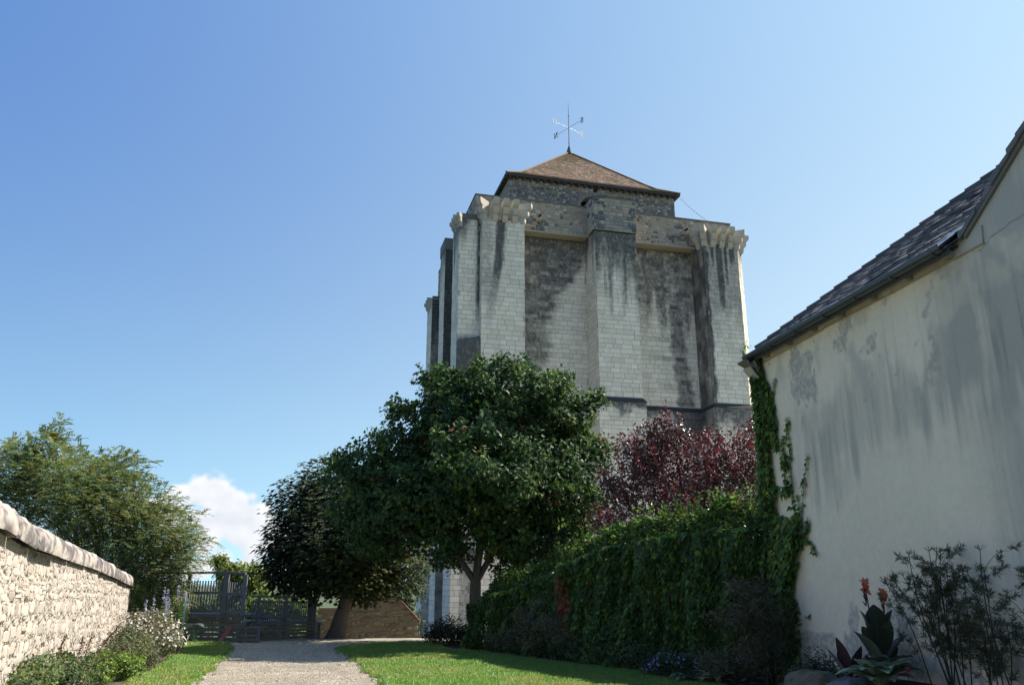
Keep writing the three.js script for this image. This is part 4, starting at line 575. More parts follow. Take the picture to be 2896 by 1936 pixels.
const sprayClump = (pairs, L, lw, ll, drop = 0.12) => (g, c, out, cs, base, r) => {   // a feathered spray with leaflets on both sides
  const d = out.clone().add(rv(r).multiplyScalar(0.75)); d.y = d.y * 0.6 + 0.1; d.normalize(); const up = V(0, 1, 0).addScaledVector(d, -d.y).normalize(), s = d.clone().cross(up);
  for (let i = 0; i < pairs; i++) for (const q of [-1, 1]) { const t = (i + 0.5) / pairs, p = c.clone().addScaledVector(d, L * t).addScaledVector(V(0, -1, 0), L * t * t * drop * 2), dd = s.clone().multiplyScalar(q).addScaledVector(d, 0.75).add(rv(r).multiplyScalar(0.35)).normalize(), nn = up.clone().add(rv(r).multiplyScalar(0.55)); nn.addScaledVector(dd, -nn.dot(dd)).normalize(); g.leaf(p, dd, nn, ll * (0.7 + r() * 0.5), lw, vary(r, base, .2), 0); }
};
const palmClump = (L, W) => (g, c, out, cs, base, r) => {          // chestnut: drooping hands of leaflets
  for (let k = 0; k < 2; k++) { const p0 = rv(r).multiplyScalar(cs).add(c), d0 = out.clone().setY(out.y * 0.4).add(rv(r).multiplyScalar(0.5)).normalize(), up = V(0, 1, 0).addScaledVector(d0, -d0.y).normalize(), s = d0.clone().cross(up); for (let i = -2; i <= 2; i++) { const d = d0.clone().addScaledVector(s, i * 0.55).add(V(0, -0.55, 0)).normalize(), nn = up.clone().addScaledVector(d0, 0.5).add(rv(r).multiplyScalar(0.2)); nn.addScaledVector(d, -nn.dot(d)).normalize(); g.leaf(p0, d, nn, L * (1.1 - 0.14 * Math.abs(i)) * (0.8 + r() * 0.4), W, vary(r, base, .15), 0); } }
};
function limb(g, a, b, r0, r1, r, c, bend = 0.12, n = 6) { const L = a.distanceTo(b), m = rv(r).multiplyScalar(L * bend).add(V(0, L * bend, 0)), pts = [], rad = []; for (let k = 0; k <= n; k++) { const t = k / n; pts.push(a.clone().lerp(b, t).addScaledVector(m, Math.sin(t * Math.PI))); rad.push(mixn(r0, r1, Math.pow(t, 0.8))); } g.tube(pts, rad, c, 8); }
const barkC = [0.105, 0.09, 0.072];
function trunk(g, x, z, y0, y1, r0, r1, lean = [0, 0], c = barkC) { const pts = [], rad = []; for (let k = 0; k <= 8; k++) { const t = k / 8; pts.push(V(x + lean[0] * t + (fbm(t * 3 + x, z) - .5) * .06, y0 + (y1 - y0) * t, z + lean[1] * t)); rad.push(mixn(r0, r1, t) + r0 * 0.55 * Math.pow(1 - t, 7)); } g.tube(pts, rad, c, 12); }
{
  const lobes = [[-0.09, 6.78, -24.00, 1.60], [0.18, 7.99, -24.00, 0.46], [1.40, 6.46, -24.00, 1.32], [1.36, 7.61, -24.00, 0.48], [-1.68, 6.68, -24.00, 1.38], [-2.13, 7.77, -24.00, 0.43], [-0.62, 7.88, -24.00, 0.65], [-2.61, 5.71, -24.00, 1.47], [-3.48, 6.68, -24.00, 0.42], [-4.00, 5.14, -23.70, 1.03], [-4.99, 5.19, -24.00, 0.42], [-4.10, 3.81, -23.50, 1.41], [-2.85, 3.6, -23.20, 1.5], [-1.16, 4.2, -22.80, 1.75], [0.52, 4.54, -23.00, 1.79], [1.90, 5.19, -24.00, 0.94], [2.54, 5.61, -24.00, 0.4], [2.04, 6.68, -24.00, 0.34], [1.56, 3.75, -24.00, 1.03], [2.19, 4.16, -24.00, 0.52], [0.02, 3.05, -23.40, 1.1], [-1.96, 2.98, -23.40, 0.85], [1.25, 2.87, -24.30, 0.82], [-3.73, 2.75, -24.00, 0.61], [-0.54, 5.48, -26.00, 2.3], [-2.78, 4.59, -26.00, 1.90], [0.92, 4.37, -26.00, 1.68], [-0.99, 5.54, -23.00, 1.51], [0.9, 2.55, -23.5, .75], [1.35, 2.6, -23.1, .55], [0.3, 2.5, -23.3, .6], [1.7, 3.1, -23.6, .6], [0.0, 2.4, -24.4, .65], [0.75, 2.25, -24.6, .75], [1.5, 2.3, -24.6, .75], [-1.7, 2.45, -24.6, .55]];
  const t = thing('maple_tree', 'big dark green maple tree with a forked trunk on the lawn', 'tree', [0, 0, 0]), tg = new GB(), r = rng(101);
  trunk(tg, -1.05, -23.9, -0.05, 1.75, 0.19, 0.155, [0.02, 0]); const f0 = V(-1.03, 1.7, -23.9);
  const ends = [[-2.2, 3.3, -23.7, .11], [-0.4, 4.2, -24.2, .12], [0.4, 3.6, -23.6, .1], [-1.2, 4.6, -24.6, .12], [-0.9, 3.6, -23.2, .08]]; ends.forEach(([x, y, z, w]) => limb(tg, f0, V(x, y, z), w, w * 0.6, r, barkC, 0.06)); part(t, 'trunk', tg, M.bark);
  const bg = new GB(); for (const l of lobes) { const e = ends.reduce((a, b) => Math.hypot(a[0] - l[0], a[1] - l[1], a[2] - l[2]) < Math.hypot(b[0] - l[0], b[1] - l[1], b[2] - l[2]) ? a : b); limb(bg, V(e[0], e[1], e[2]), V(l[0], l[1] + l[3] * 0.4, l[2]), 0.055, 0.015, r, barkC); } part(t, 'branches', bg, M.bark);
  const g = new GB(); foliage(g, knobbly(lobes, r, 9, 0.27), r, { clumps: 10500, spread: 0.2, fill: 0.4, gap: 0.36, lift: 0.7, ymin: 1.75, color: q => { const k = q(); return k < 0.008 ? [0.2, 0.1, 0.03] : k < 0.12 ? [0.1, 0.16, 0.02] : k < 0.6 ? [0.042, 0.092, 0.016] : [0.028, 0.07, 0.015]; }, draw: leafClump(10, 0.125, 0.12, 1, 0.4) });
  part(t, 'crown', g, M.leaf);
}
{
  const lobes = [[-6.39, 3.70, -29.00, 2.1], [-7.17, 2.51, -29.00, 1.52], [-5.30, 2.26, -28.20, 1.5], [-4.25, 2.75, -29.00, 1.6], [-7.43, 4.43, -29.00, 1.24], [-6.60, 5.05, -29.00, 1.13], [-4.93, 4.19, -29.00, 1.98], [-7.99, 2.16, -29.00, 0.73], [-5.19, 1.7, -28.50, 0.9], [-4.21, 1.8, -29.00, 0.85], [-6.67, 1.7, -28.20, 0.8], [-5.73, 2.93, -27.80, 1.8], [-6.32, 3.56, -30.50, 2.1], [-7.75, 3.3, -29, 1.0], [-8.1, 2.6, -29, .8], [-7.0, 3.8, -28.4, 1.2], [-7.5, 1.9, -28.6, .8]];
  const t = thing('chestnut_tree', 'dense dome shaped chestnut tree with a leaning trunk behind the path end', 'tree', [0, 0, 0]), tg = new GB(), r = rng(102);
  trunk(tg, -5.85, -28.2, -0.25, 1.6, 0.27, 0.2, [0.5, 0.1], [0.095, 0.078, 0.06]); for (const e of [[-6.6, 3.2, -28.6], [-4.8, 3.4, -28.8], [-5.6, 3.8, -29.4]]) limb(tg, V(-5.36, 1.55, -28.1), V(...e), 0.13, 0.05, r, [0.095, 0.078, 0.06]); part(t, 'trunk', tg, M.bark);
  const g = new GB(); foliage(g, lobes, r, { clumps: 11500, spread: 0.16, fill: 0.38, gap: 0.22, lift: 0.15, ymin: 1.0, color: q => q() < 0.1 ? [0.14, 0.13, 0.025] : q() < 0.4 ? [0.055, 0.08, 0.016] : [0.036, 0.06, 0.014], draw: palmClump(0.15, 0.055) }); part(t, 'crown', g, M.matte);
}
{
  const lobes = [[-14.28, 5.01, -25.00, 1.41], [-14.91, 4.26, -25.00, 1.29], [-12.56, 4.20, -24.60, 1.5], [-12.10, 4.90, -25.00, 0.87], [-11.43, 3.94, -25.00, 1.12], [-10.60, 3.32, -25.00, 1.0], [-11.6, 2.96, -25.2, 1.45], [-12.95, 3.36, -24.8, 1.45], [-10.5, 2.28, -25.2, 1.0], [-9.85, 2.48, -25.2, 0.68], [-10.83, 1.69, -25.4, 0.9], [-10.2, 1.35, -25.3, 0.58], [-15.18, 5.23, -25.00, 0.76], [-14.31, 5.88, -25.00, 0.5], [-9.75, 3.11, -25.00, 0.42], [-14.28, 3.88, -26.80, 2.1], [-11.85, 2.77, -26.80, 1.80], [-10.9, 1.05, -25.2, 0.6], [-16.4, 4.6, -25.5, 1.5]];
  const t = thing('feathery_tree', 'loose feathery olive green tree with yellow leaves rising behind the rubble wall', 'tree', [0, 0, 0]), tg = new GB(), r = rng(103);
  trunk(tg, -12.6, -26.0, -0.05, 1.6, 0.16, 0.12, [0.1, 0.1]); for (const l of lobes) limb(tg, V(-12.5, 1.5, -25.9), V(l[0], l[1], l[2]), 0.05, 0.012, r, barkC); part(t, 'trunk', tg, M.bark);
  const g = new GB(), col = q => { const k = q(); return k < 0.015 ? [0.4, 0.3, 0.04] : k < 0.3 ? [0.29, 0.28, 0.09] : k < 0.7 ? [0.19, 0.25, 0.08] : [0.14, 0.21, 0.08]; };
  foliage(g, lobes, r, { clumps: 13000, spread: 0.12, fill: 0.48, gap: 0.24, lift: 0.35, ymin: 0.25, color: col, draw: sprayClump(7, 0.36, 0.034, 0.085, 0.2) });
  for (const [x, y, z, dx, dy, n] of [[-14.6, 6.0, -25, .55, .8, 6], [-14.2, 5.9, -25, .3, 1, 4], [-12.6, 5.4, -25, .9, .2, 5], [-11.6, 5.2, -25, .9, .25, 4], [-10.9, 4.2, -25, 1, .12, 5], [-10.2, 3.75, -25, 1, .1, 5], [-9.7, 3.0, -25, 1, -.02, 5], [-15.4, 5.6, -25, -.2, .8, 3]]) for (let k = 0; k < n; k++) { const p = V(x + dx * k * 0.19, y + dy * k * 0.19 - k * k * 0.008, z + (r() - .5) * .3); for (let m = 0; m < 3; m++) sprayClump(6, 0.34, 0.04, 0.11, 0.15)(g, p, V(dx, dy, 0.2).normalize(), 0.1, col(r), r); }
  part(t, 'crown', g, M.matte);
}
{
  const lobes = [[4.20, 4.35, -21.50, 1.15], [3.30, 4.85, -21.50, 0.8], [4.97, 4.6, -21.50, 0.8], [5.88, 4.3, -21.50, 0.9], [6.24, 5.3, -21.50, 0.45], [2.87, 3.71, -21.50, 0.85], [4.15, 3.44, -21.50, 1.01], [5.63, 3.53, -21.50, 0.92], [3.89, 5.4, -21.50, 0.5], [2.52, 4.2, -21.50, 0.37], [2.30, 3.08, -21.50, 0.55], [5.11, 5.2, -21.50, 0.38], [6.28, 3.71, -21.50, 0.55], [3.21, 2.99, -21.50, 0.73], [4.67, 2.99, -21.50, 0.73]].map((l, i) => [l[0] + 0.22, l[1] - 0.15, l[2] + ((i * 37) % 7 - 3) * 0.22, l[3]]);
  const t = thing('purple_plum_tree', 'purple red leaved plum tree standing behind the ivy wall', 'tree', [0, 0, 0]), tg = new GB(), r = rng(104);
  trunk(tg, 4.5, -21.6, -0.05, 1.7, 0.13, 0.1, [0, 0], [0.09, 0.075, 0.07]); for (const l of lobes) limb(tg, V(4.5, 1.6, -21.6), V(l[0], l[1] + l[3] * 0.7, l[2]), 0.05, 0.01, r, [0.12, 0.09, 0.085]); part(t, 'trunk', tg, M.bark);
  const g = new GB(), col = q => { const k = q(); return k < 0.3 ? [0.2, 0.026, 0.026] : k < 0.6 ? [0.09, 0.018, 0.02] : [0.045, 0.015, 0.017]; };
  const shoot = (g2, c, out, cs, base, q) => { const d = V(out.x * 0.4, 1, out.z * 0.4).add(rv(q).multiplyScalar(0.4)).normalize(); for (let i = 0; i < 9; i++) { const p = c.clone().addScaledVector(d, i * 0.055).add(rv(q).multiplyScalar(0.04)), nn = rv(q).add(V(0, .35, 0)).normalize(), dd = rv(q); dd.addScaledVector(nn, -dd.dot(nn)).normalize(); g2.leaf(p, dd, nn, 0.085 + q() * 0.04, 0.055, vary(q, base, .3), 0); } };
  foliage(g, lobes, r, { clumps: 3500, spread: 0.1, fill: 0.5, gap: 0.41, lift: 0.6, flat: 1.05, ymin: 2.0, color: col, draw: shoot });
  for (const [x, y, h] of [[3.5, 5.4, .7], [3.85, 5.6, .75], [4.2, 5.4, .7], [6.1, 5.2, 1.0], [6.45, 5.2, .8], [3.0, 5.2, .5], [2.4, 4.3, .4], [5.2, 5.2, .5], [4.4, 5.2, .5], [6.6, 4.7, .4]]) for (let k = 0; k < h * 16; k++) shoot(g, V(x + .22 + (r() - .5) * .12 + k / 16 * .12, y + k / 16 - .35, -21.5 + (r() - .5) * .2), V(.2, 1, 0), .1, col(r), r);
  part(t, 'crown', g, M.gloss);
}
{ // lighter small trees and bushes beyond the platform
  const kinds = [
    ['small_tree', 'small yellow green tree lit by the sun behind the timber platform', [[-11.22, 1.9, -35, 0.75], [-11.83, 2.2, -35, 0.5], [-10.65, 2.05, -35, 0.6], [-11.5, 1.3, -35, 0.75], [-10.5, 1.2, -35, 0.7], [-12.2, 2.6, -35, .3]], [-11.2, -35.2], [0.2, 0.25, 0.05], 1700],
    ['leafy_bush', 'bright leafy bush seen through the low picket railing', [[-9.40, 0.75, -34, 0.8], [-8.53, 0.7, -34, 0.65], [-10.2, .7, -34, .7], [-8.9, .1, -34, .8], [-10, 0, -34, .8]], [-9.2, -34], [0.13, 0.2, 0.045], 1300],
    ['leafy_bush', 'dark leafy bush between the boundary wall and the keep', [[-4.7, 1.6, -39, 0.9], [-5.0, 0.2, -39, 1.0], [-4.5, 2.4, -39.3, 0.8], [-5.6, 2.3, -40.3, 1.0], [-5.0, 3.2, -40, .8], [-6.4, 1.6, -40, 1.2], [-4.6, -.7, -39, .9]], [-4.9, -39.2], [0.045, 0.07, 0.025], 1300],
    ['leafy_bush', 'low green bush behind the tall picket bay', [[-13, 0.5, -36, 1.2], [-11.6, .3, -37, 1], [-14.6, .8, -37, 1.4], [-16.2, .9, -37, 1.4]], [-13.4, -36.5], [0.10, 0.15, 0.04], 1500],
  ];
  kinds.forEach(([nm, lab, lobes, [x, z], c, n], i) => { const t = thing(nm, lab, nm === 'small_tree' ? 'tree' : 'bush', [0, 0, 0]), r = rng(200 + i), tg = new GB(); trunk(tg, x, z, hgt(x, z) - 0.1, 1.2, 0.08, 0.05); for (const l of lobes) limb(tg, V(x, 0.2, z), V(l[0], l[1], l[2]), 0.03, 0.01, r, barkC); part(t, 'trunk', tg, M.bark); const g = new GB(); foliage(g, lobes, r, { clumps: n, spread: 0.16, fill: 0.5, gap: 0.3, lift: .4, ymin: -1.4, color: q => vary(q, c, .35), draw: leafClump(7, 0.17, 0.075, 0, 0.8) }); part(t, 'crown', g, M.leaf); });
}
// ------------------------------------------------------------------ ivy
{
  const r = rng(301), at = (s, y, o) => V(hedge0.x + hedgeD.x * s + hedgeN.x * o, y, hedge0.z + hedgeD.z * s + hedgeN.z * o), top = s => curve([[-0.4, 1.2], [0, 1.3], [1.5, 1.55], [2.65, 1.9], [3.7, 2.15], [5.1, 2.45], [7, 2.62], [8.4, 2.66], [9.1, 2.7]], s);
  const ivy = thing('ivy', 'dense dark ivy hanging over the low garden wall', 'ivy', [0, 0, 0]), g = new GB(), red = new GB(), shoots = new GB();
  const ivyGreen = q => { const k = q(); return k < 0.04 ? [0.13, 0.1, 0.02] : k < 0.24 ? [0.15, 0.25, 0.028] : k < 0.6 ? [0.055, 0.12, 0.018] : [0.03, 0.072, 0.014]; };
  for (let i = 0; i < 34000; i++) {
    const s = -0.5 + r() * 9.7, t = top(s), y = r() * t; const fold = fbm(s * 2.6 - y * 0.55, y * 0.45, 0, 3), clump = fbm(s * 1.1 + 7, y * 1.3, 0, 3), o = 0.03 + 0.62 * (fold - 0.3) + 0.8 * Math.max(0, clump - 0.42) + 0.1 * fbm(s * 5, y * 5, 0, 2) + r() * 0.1; if (fold < 0.3 && r() < 0.5) continue;
    const isRed = Math.abs(s - 3.3 - (1.2 - y) * 0.12 + (fbm(y * 2, 4) - .5) * .4) < 0.2 + 0.1 * fbm(y * 3, s * 3) && y > 0.55 && y < 1.85 && r() < 0.8;
    const nn = hedgeN.clone().multiplyScalar(1).add(V(0, 0.35, 0)).add(rv(r).multiplyScalar(0.6)).normalize(), d = V(0, -1, 0).add(rv(r).multiplyScalar(0.6)); d.addScaledVector(nn, -d.dot(nn)).normalize();
    const big = 0.55 + 1.0 * fbm(s * 2 + 31, y * 2, 0, 3) + r() * 0.25; (isRed ? red : g).leaf(at(s, y, o), d, nn, (0.075 + r() * 0.045) * big, (0.08 + r() * 0.03) * big, isRed ? vary(r, r() < .6 ? [0.26, 0.075, 0.02] : [0.14, 0.06, 0.03], .3) : vary(r, ivyGreen(r), .2), 2);
  }
  for (let i = 0; i < 8500; i++) {
    const s = -0.3 + r() * 9.5, hump = 0.1 + 0.95 * Math.max(0, fbm(s * 1.5, 2.2, 0, 3) - 0.28) + 0.42 * step(5.2, 6.4, s) * fbm(s * 1.9, 9, 0, 2) - (s > 8.7 ? .15 : 0), w = (r() * 2 - 1), o = -0.15 + w * 0.5, y = top(s) - 0.12 + hump * Math.sqrt(Math.max(0, 1 - w * w)) * Math.pow(r(), 0.35) * 1.35 - (w > 0 ? w * w * .25 : 0);
    const nn = V(0, 0.75, 0).add(rv(r).multiplyScalar(0.8)).normalize(), d = rv(r); d.addScaledVector(nn, -d.dot(nn)).normalize(); g.leaf(at(s, y, o), d, nn, 0.07 + r() * 0.05, 0.075 + r() * .03, vary(r, ivyGreen(r), .22), 2);
  }
  for (let i = 0; i < 420; i++) { const s = r() * 9, h = 0.18 + r() * 0.42 * (s > 5.5 ? 1.3 : 0.8), p0 = at(s, top(s) + 0.18, -0.25 + (r() - .5) * .5), d = V((r() - .5) * .7, 1, (r() - .5) * .7).normalize(); shoots.tube([p0, p0.clone().addScaledVector(d, h)], [0.006, 0.003], [0.09, 0.1, 0.03], 4); for (let k = 0; k < 10; k++) { const nn = rv(r).add(V(0, .4, 0)).normalize(), dd = rv(r); dd.addScaledVector(nn, -dd.dot(nn)).normalize(); g.leaf(p0.clone().addScaledVector(d, h * k / 9), dd, nn, 0.07, 0.065, vary(r, ivyGreen(r), .25), 2); } }
  part(ivy, 'foliage', g, M.ivy); part(ivy, 'red_creeper', red, M.leaf, { label: 'rusty red creeper leaves' }); part(ivy, 'shoots', shoots, M.bark, { kind: 'stuff' });
  // ivy up the house corner
  const hv = thing('ivy', 'green ivy climbing the corner of the plastered house to its gutter', 'ivy', [0, 0, 0]), h = new GB(), st = new GB();
  const right = y => curve([[0, 0.45], [1.5, 0.5], [2.2, 0.85], [2.7, 1.02], [3.2, 0.95], [3.6, 0.72], [4.4, 0.5], [5.0, 0.36], [5.5, 0.16], [5.8, 0.06]], y) + (fbm(y * 3.2, 1.5, 0, 3) - 0.5) * 0.28, left = y => curve([[0, -0.3], [3, -0.22], [4.5, -0.16], [5.4, -0.13], [5.8, -0.1]], y);
  const hl = (x, y, z, big = 1) => { const nn = HZ.clone().multiplyScalar(1).add(V(0, 0.45, 0)).add(rv(r).multiplyScalar(0.6)).normalize(), d = V(0, -1, 0).add(rv(r).multiplyScalar(0.7)); d.addScaledVector(nn, -d.dot(nn)).normalize(); h.leaf(onHouse(x, y, z), d, nn, (0.08 + r() * 0.05) * big, (0.085 + r() * 0.035) * big, vary(r, r() < .25 ? [0.2, 0.26, 0.03] : r() < .6 ? [0.1, 0.19, 0.025] : [0.055, 0.12, 0.02], .2), 2); };
  for (let i = 0; i < 9800; i++) { const y = Math.pow(r(), 1.2) * 5.85, a = left(y), b = right(y), x = mixn(a, b, r()), gap = fbm(x * 6, y * 1.3, 0, 3); if (y > 2.6 && gap < 0.42 && x > 0.15) continue; hl(x, y, 0.03 + r() * (0.08 + 0.16 * step(4, 1.5, y) + (x < 0.05 ? .06 : 0))); }
  for (const pts of [[[0.75, 3.1], [0.8, 3.7], [0.82, 4.3], [0.84, 4.5]], [[0.95, 2.6], [1.1, 3.1], [1.25, 3.5], [1.37, 3.75]], [[0.7, 2.25], [1.0, 2.35], [1.2, 2.3], [1.3, 2.15]], [[0.85, 2.3], [1.1, 2.5], [1.18, 2.75]], [[0.2, 4.9], [.4, 5.05], [0.55, 5.3]], [[0.75, 3.6], [.6, 4.0], [.66, 4.2]]]) { const c = new THREE.CatmullRomCurve3(pts.map(([x, y]) => onHouse(x, y, 0.03))); st.tube(c.getPoints(12), 0.006, [0.1, 0.08, 0.05], 4); const cx = new THREE.CatmullRomCurve3(pts.map(([x, y]) => V(x, y, 0))); for (let k = 0; k < 46; k++) { const p = cx.getPoint(r()); hl(p.x + (r() - .5) * .1, p.y + (r() - .5) * .06, 0.02 + r() * .05, 0.75); } }
  for (let k = 0; k < 16; k++) hl(-0.1 + r() * .3, 5.85 + r() * .3, 0.27 + (r() - .5) * .15, .8);
  part(hv, 'foliage', h, M.leaf); part(hv, 'stems', st, M.bark, { kind: 'stuff' });
}
// ------------------------------------------------------------------ border and bed plants
const blade = (g, p0, d0, L, W, col, bend = 0.5, n = 7, fold = 0.12) => {   // a broad arching leaf
  let s = d0.clone().cross(V(0, 1, 0)); if (s.length() < 0.1) s = V(1, 0, 0); s.normalize(); const ids = [], p = p0.clone(), d = d0.clone();
  for (let k = 0; k <= n; k++) { const t = k / n, w = W * Math.pow(Math.sin(Math.PI * Math.min(0.985, 0.06 + t * 0.93)), 0.8), up = s.clone().cross(d).normalize(), a = p.clone().addScaledVector(s, -w / 2).addScaledVector(up, w * fold), b = p.clone().addScaledVector(s, w / 2).addScaledVector(up, w * fold), c = typeof col === 'function' ? col(t, 0) : col, e = typeof col === 'function' ? col(t, 1) : col; ids.push([g.v(a.x, a.y, a.z, up.x - s.x * .3, up.y, up.z - s.z * .3, e), g.v(p.x, p.y, p.z, up.x, up.y, up.z, c), g.v(b.x, b.y, b.z, up.x + s.x * .3, up.y, up.z + s.z * .3, e)]); p.addScaledVector(d, L / n); d.add(V(0, -bend / n, 0)).normalize(); }
  for (let k = 0; k < n; k++) for (let j = 0; j < 2; j++) g.i.push(ids[k][j], ids[k][j + 1], ids[k + 1][j + 1], ids[k][j], ids[k + 1][j + 1], ids[k + 1][j]);
};
function bush(name, label, cat, lobes, c, n, L, W, opts = {}) {
  const t = thing(name, label, cat, [0, 0, 0], opts.group), r = rng(opts.seed || Math.round(Math.abs(lobes[0][0] * 971 + lobes[0][2] * 131))), g = new GB(), sg = new GB(), x = lobes[0][0], z = lobes[0][2];
  for (const l of lobes) for (let k = 0; k < 4; k++) limb(sg, V(x + (r() - .5) * .15, 0, z + (r() - .5) * .15), V(l[0] + (r() - .5) * l[3], l[1], l[2] + (r() - .5) * l[3]), 0.008, 0.003, r, [0.1, 0.085, 0.045], 0.08, 4);
  foliage(g, lobes, r, { clumps: n, spread: opts.spread || 0.08, fill: opts.fill || 0.6, gap: opts.gap ?? 0.28, lift: 0.6, ymin: 0.03, color: q => vary(q, Array.isArray(c[0]) ? c[Math.floor(q() * c.length)] : c, .3), draw: opts.draw || leafClump(6, L, W, 0, 0.1) });
  part(t, 'stems', sg, M.bark, { kind: 'stuff' }); part(t, 'foliage', g, opts.mat || M.leaf); return [t, r];
}
function blossoms(t, r, lobes, n, size, c, name = 'flowers') { const g = new GB(); for (let i = 0; i < n; i++) { const l = lobes[Math.floor(r() * lobes.length)], d = rv(r); d.y = Math.abs(d.y) * 0.9 - .25; const p = V(l[0], l[1], l[2]).addScaledVector(d, l[3] * (0.85 + r() * 0.35)); if (p.y < 0.08) continue; const nn = d.clone().add(rv(r).multiplyScalar(.5)).normalize(), u = rv(r); u.addScaledVector(nn, -u.dot(nn)).normalize(); const w = nn.clone().cross(u); for (let k = 0; k < 5; k++) { const a = k / 5 * 6.28, dd = u.clone().multiplyScalar(Math.cos(a)).addScaledVector(w, Math.sin(a)).addScaledVector(nn, .35).normalize(); g.leaf(p, dd, nn.clone().addScaledVector(dd, -.3).normalize(), size * (.8 + r() * .5), size * .75, vary(r, Array.isArray(c[0]) ? c[Math.floor(r() * c.length)] : c, .12), 0); } } part(t, name, g, M.petal); }
{ // flower bed along the rubble wall
  let lobes = [[-7.25, 0.3, -13.4, 0.42], [-7.0, 0.25, -14.0, 0.4], [-7.6, 0.3, -14.4, 0.4], [-6.75, 0.2, -13.3, 0.35], [-7.05, 0.35, -12.8, .35], [-6.62, 0.42, -11.9, .36], [-6.5, 0.35, -11.4, .34], [-6.8, 0.45, -12.4, .34]]; const [b1, r1] = bush('bedding_plant', 'grey green small leaved clump with dusky pink flowers below the rubble wall', 'plant', lobes, [[0.10, 0.15, 0.05], [0.075, 0.12, 0.05], [0.16, 0.2, 0.05]], 2600, 0.06, 0.035, { seed: 11 }); blossoms(b1, r1, lobes, 90, 0.022, [[0.5, 0.3, 0.3], [0.35, 0.17, 0.16]]);
  bush('bedding_plant', 'bright lime green low clump in the flower bed', 'plant', [[-6.85, 0.14, -12.6, 0.33], [-7.15, 0.2, -15.0, 0.34], [-6.95, 0.22, -15.7, 0.33], [-7.3, 0.3, -15.6, .3]], [[0.22, 0.32, 0.05], [0.15, 0.24, 0.05]], 800, 0.06, 0.04, { seed: 12 });
  bush('bedding_plant', 'dusty dark green clump of narrow leaves beside the white flowers', 'plant', [[-7.65, 0.34, -17.0, 0.45], [-7.75, 0.4, -17.7, 0.46], [-7.5, 0.26, -16.6, 0.36], [-7.95, .55, -17.8, .38], [-7.35, 0.22, -17.4, .3]], [[0.11, 0.13, 0.045], [0.09, 0.1, 0.05], [0.15, 0.17, 0.06]], 1700, 0.07, 0.022, { seed: 13 });
  lobes = [[-8.2, 0.75, -19.6, 0.5], [-7.85, 0.55, -19.4, 0.46], [-8.5, 0.75, -19.3, 0.42], [-7.65, 0.42, -19.1, .35], [-8.1, 0.4, -19, .45]]; const [b2, r2] = bush('white_flower_bush', 'airy bush covered with small white flowers at the end of the rubble wall', 'flower', lobes, [[0.13, 0.15, 0.06], [0.2, 0.18, 0.09]], 1100, 0.07, 0.02, { seed: 14, fill: .5 }); blossoms(b2, r2, lobes.map(l => [l[0], l[1], l[2], l[3] * 1.08]), 620, 0.03, [[0.78, 0.74, 0.68], [0.7, 0.6, 0.52]]);
  { const sg = new GB(); for (let i = 0; i < 26; i++) { const a = r2() * 6.28, p = V(-7.8 + (r2() - .5) * .5, .5, -19.3), q = p.clone().add(V(Math.cos(a) * .6 + .25, 0.25 - r2() * .55, Math.sin(a) * .5)); limb(sg, p, q, .004, .002, r2, [0.12, .13, .06], .25, 5); } part(b2, 'arching_stems', sg, M.bark, { kind: 'stuff' }); }
  const r = rng(401);
  { const t = thing('blue_flower_spikes', 'pale lavender blue flower spikes behind the white flower bush', 'flower', [0, 0, 0]); for (let i = 0; i < 11; i++) { const x = -8.95 + (i % 6) * 0.2 + r() * .08, z = -20.6 - r() * .8, h = 1.15 + r() * 0.5, s = new GB(); s.tube([V(x, 0, z), V(x + .02, h, z)], [.007, .004], [0.09, .12, .05], 4); for (let k = 0; k < 60; k++) { const q = r(), nn = rv(r); const d = rv(r); d.addScaledVector(nn, -d.dot(nn)).normalize(); s.leaf(V(x + .02, h - 0.36 * q, z).add(rv(r).multiplyScalar(.02 + .02 * q)), d, nn, .035, .024, vary(r, [0.42, 0.45, 0.62], .2), 0); } for (let k = 0; k < 14; k++) { const nn = rv(r).setY(.8).normalize(), d = rv(r); d.addScaledVector(nn, -d.dot(nn)).normalize(); s.leaf(V(x, h * .7 * r(), z), d, nn, .13, .03, vary(r, [0.08, .12, .045], .2), 0); } part(t, 'flower_spike', s, M.petal); } }
  { const t = thing('broad_leaf_plant', 'banana like plant with broad arching leaves behind the white flower bush', 'plant', [0, 0, 0]), s = new GB(); s.tube([V(-8.25, 0, -21.4), V(-8.2, .55, -21.35)], [.06, .04], [0.1, .13, .05], 8); part(t, 'stem', s, M.bark); for (const [dx, dy, dz, L, W, b, c] of [[0.75, 0.75, 0.4, .85, .3, 1.3, [0.42, 0.46, 0.3]], [0.7, 0.35, 0.6, .8, .3, 1.5, [0.07, 0.13, 0.045]], [-0.5, 1, 0.2, .8, .28, 1.1, [0.1, 0.18, 0.05]], [0.1, 1.2, 0.3, .9, .26, .8, [0.13, 0.22, 0.05]], [0.5, .1, .9, .7, .22, 1.2, [0.05, 0.1, 0.04]], [-.2, .7, .8, .7, .26, 1.3, [0.1, .17, .05]]]) { const g = new GB(); blade(g, V(-8.2, .5, -21.35), V(dx, dy, dz).normalize(), L, W, c, b); part(t, 'leaf', g, M.leaf); } }
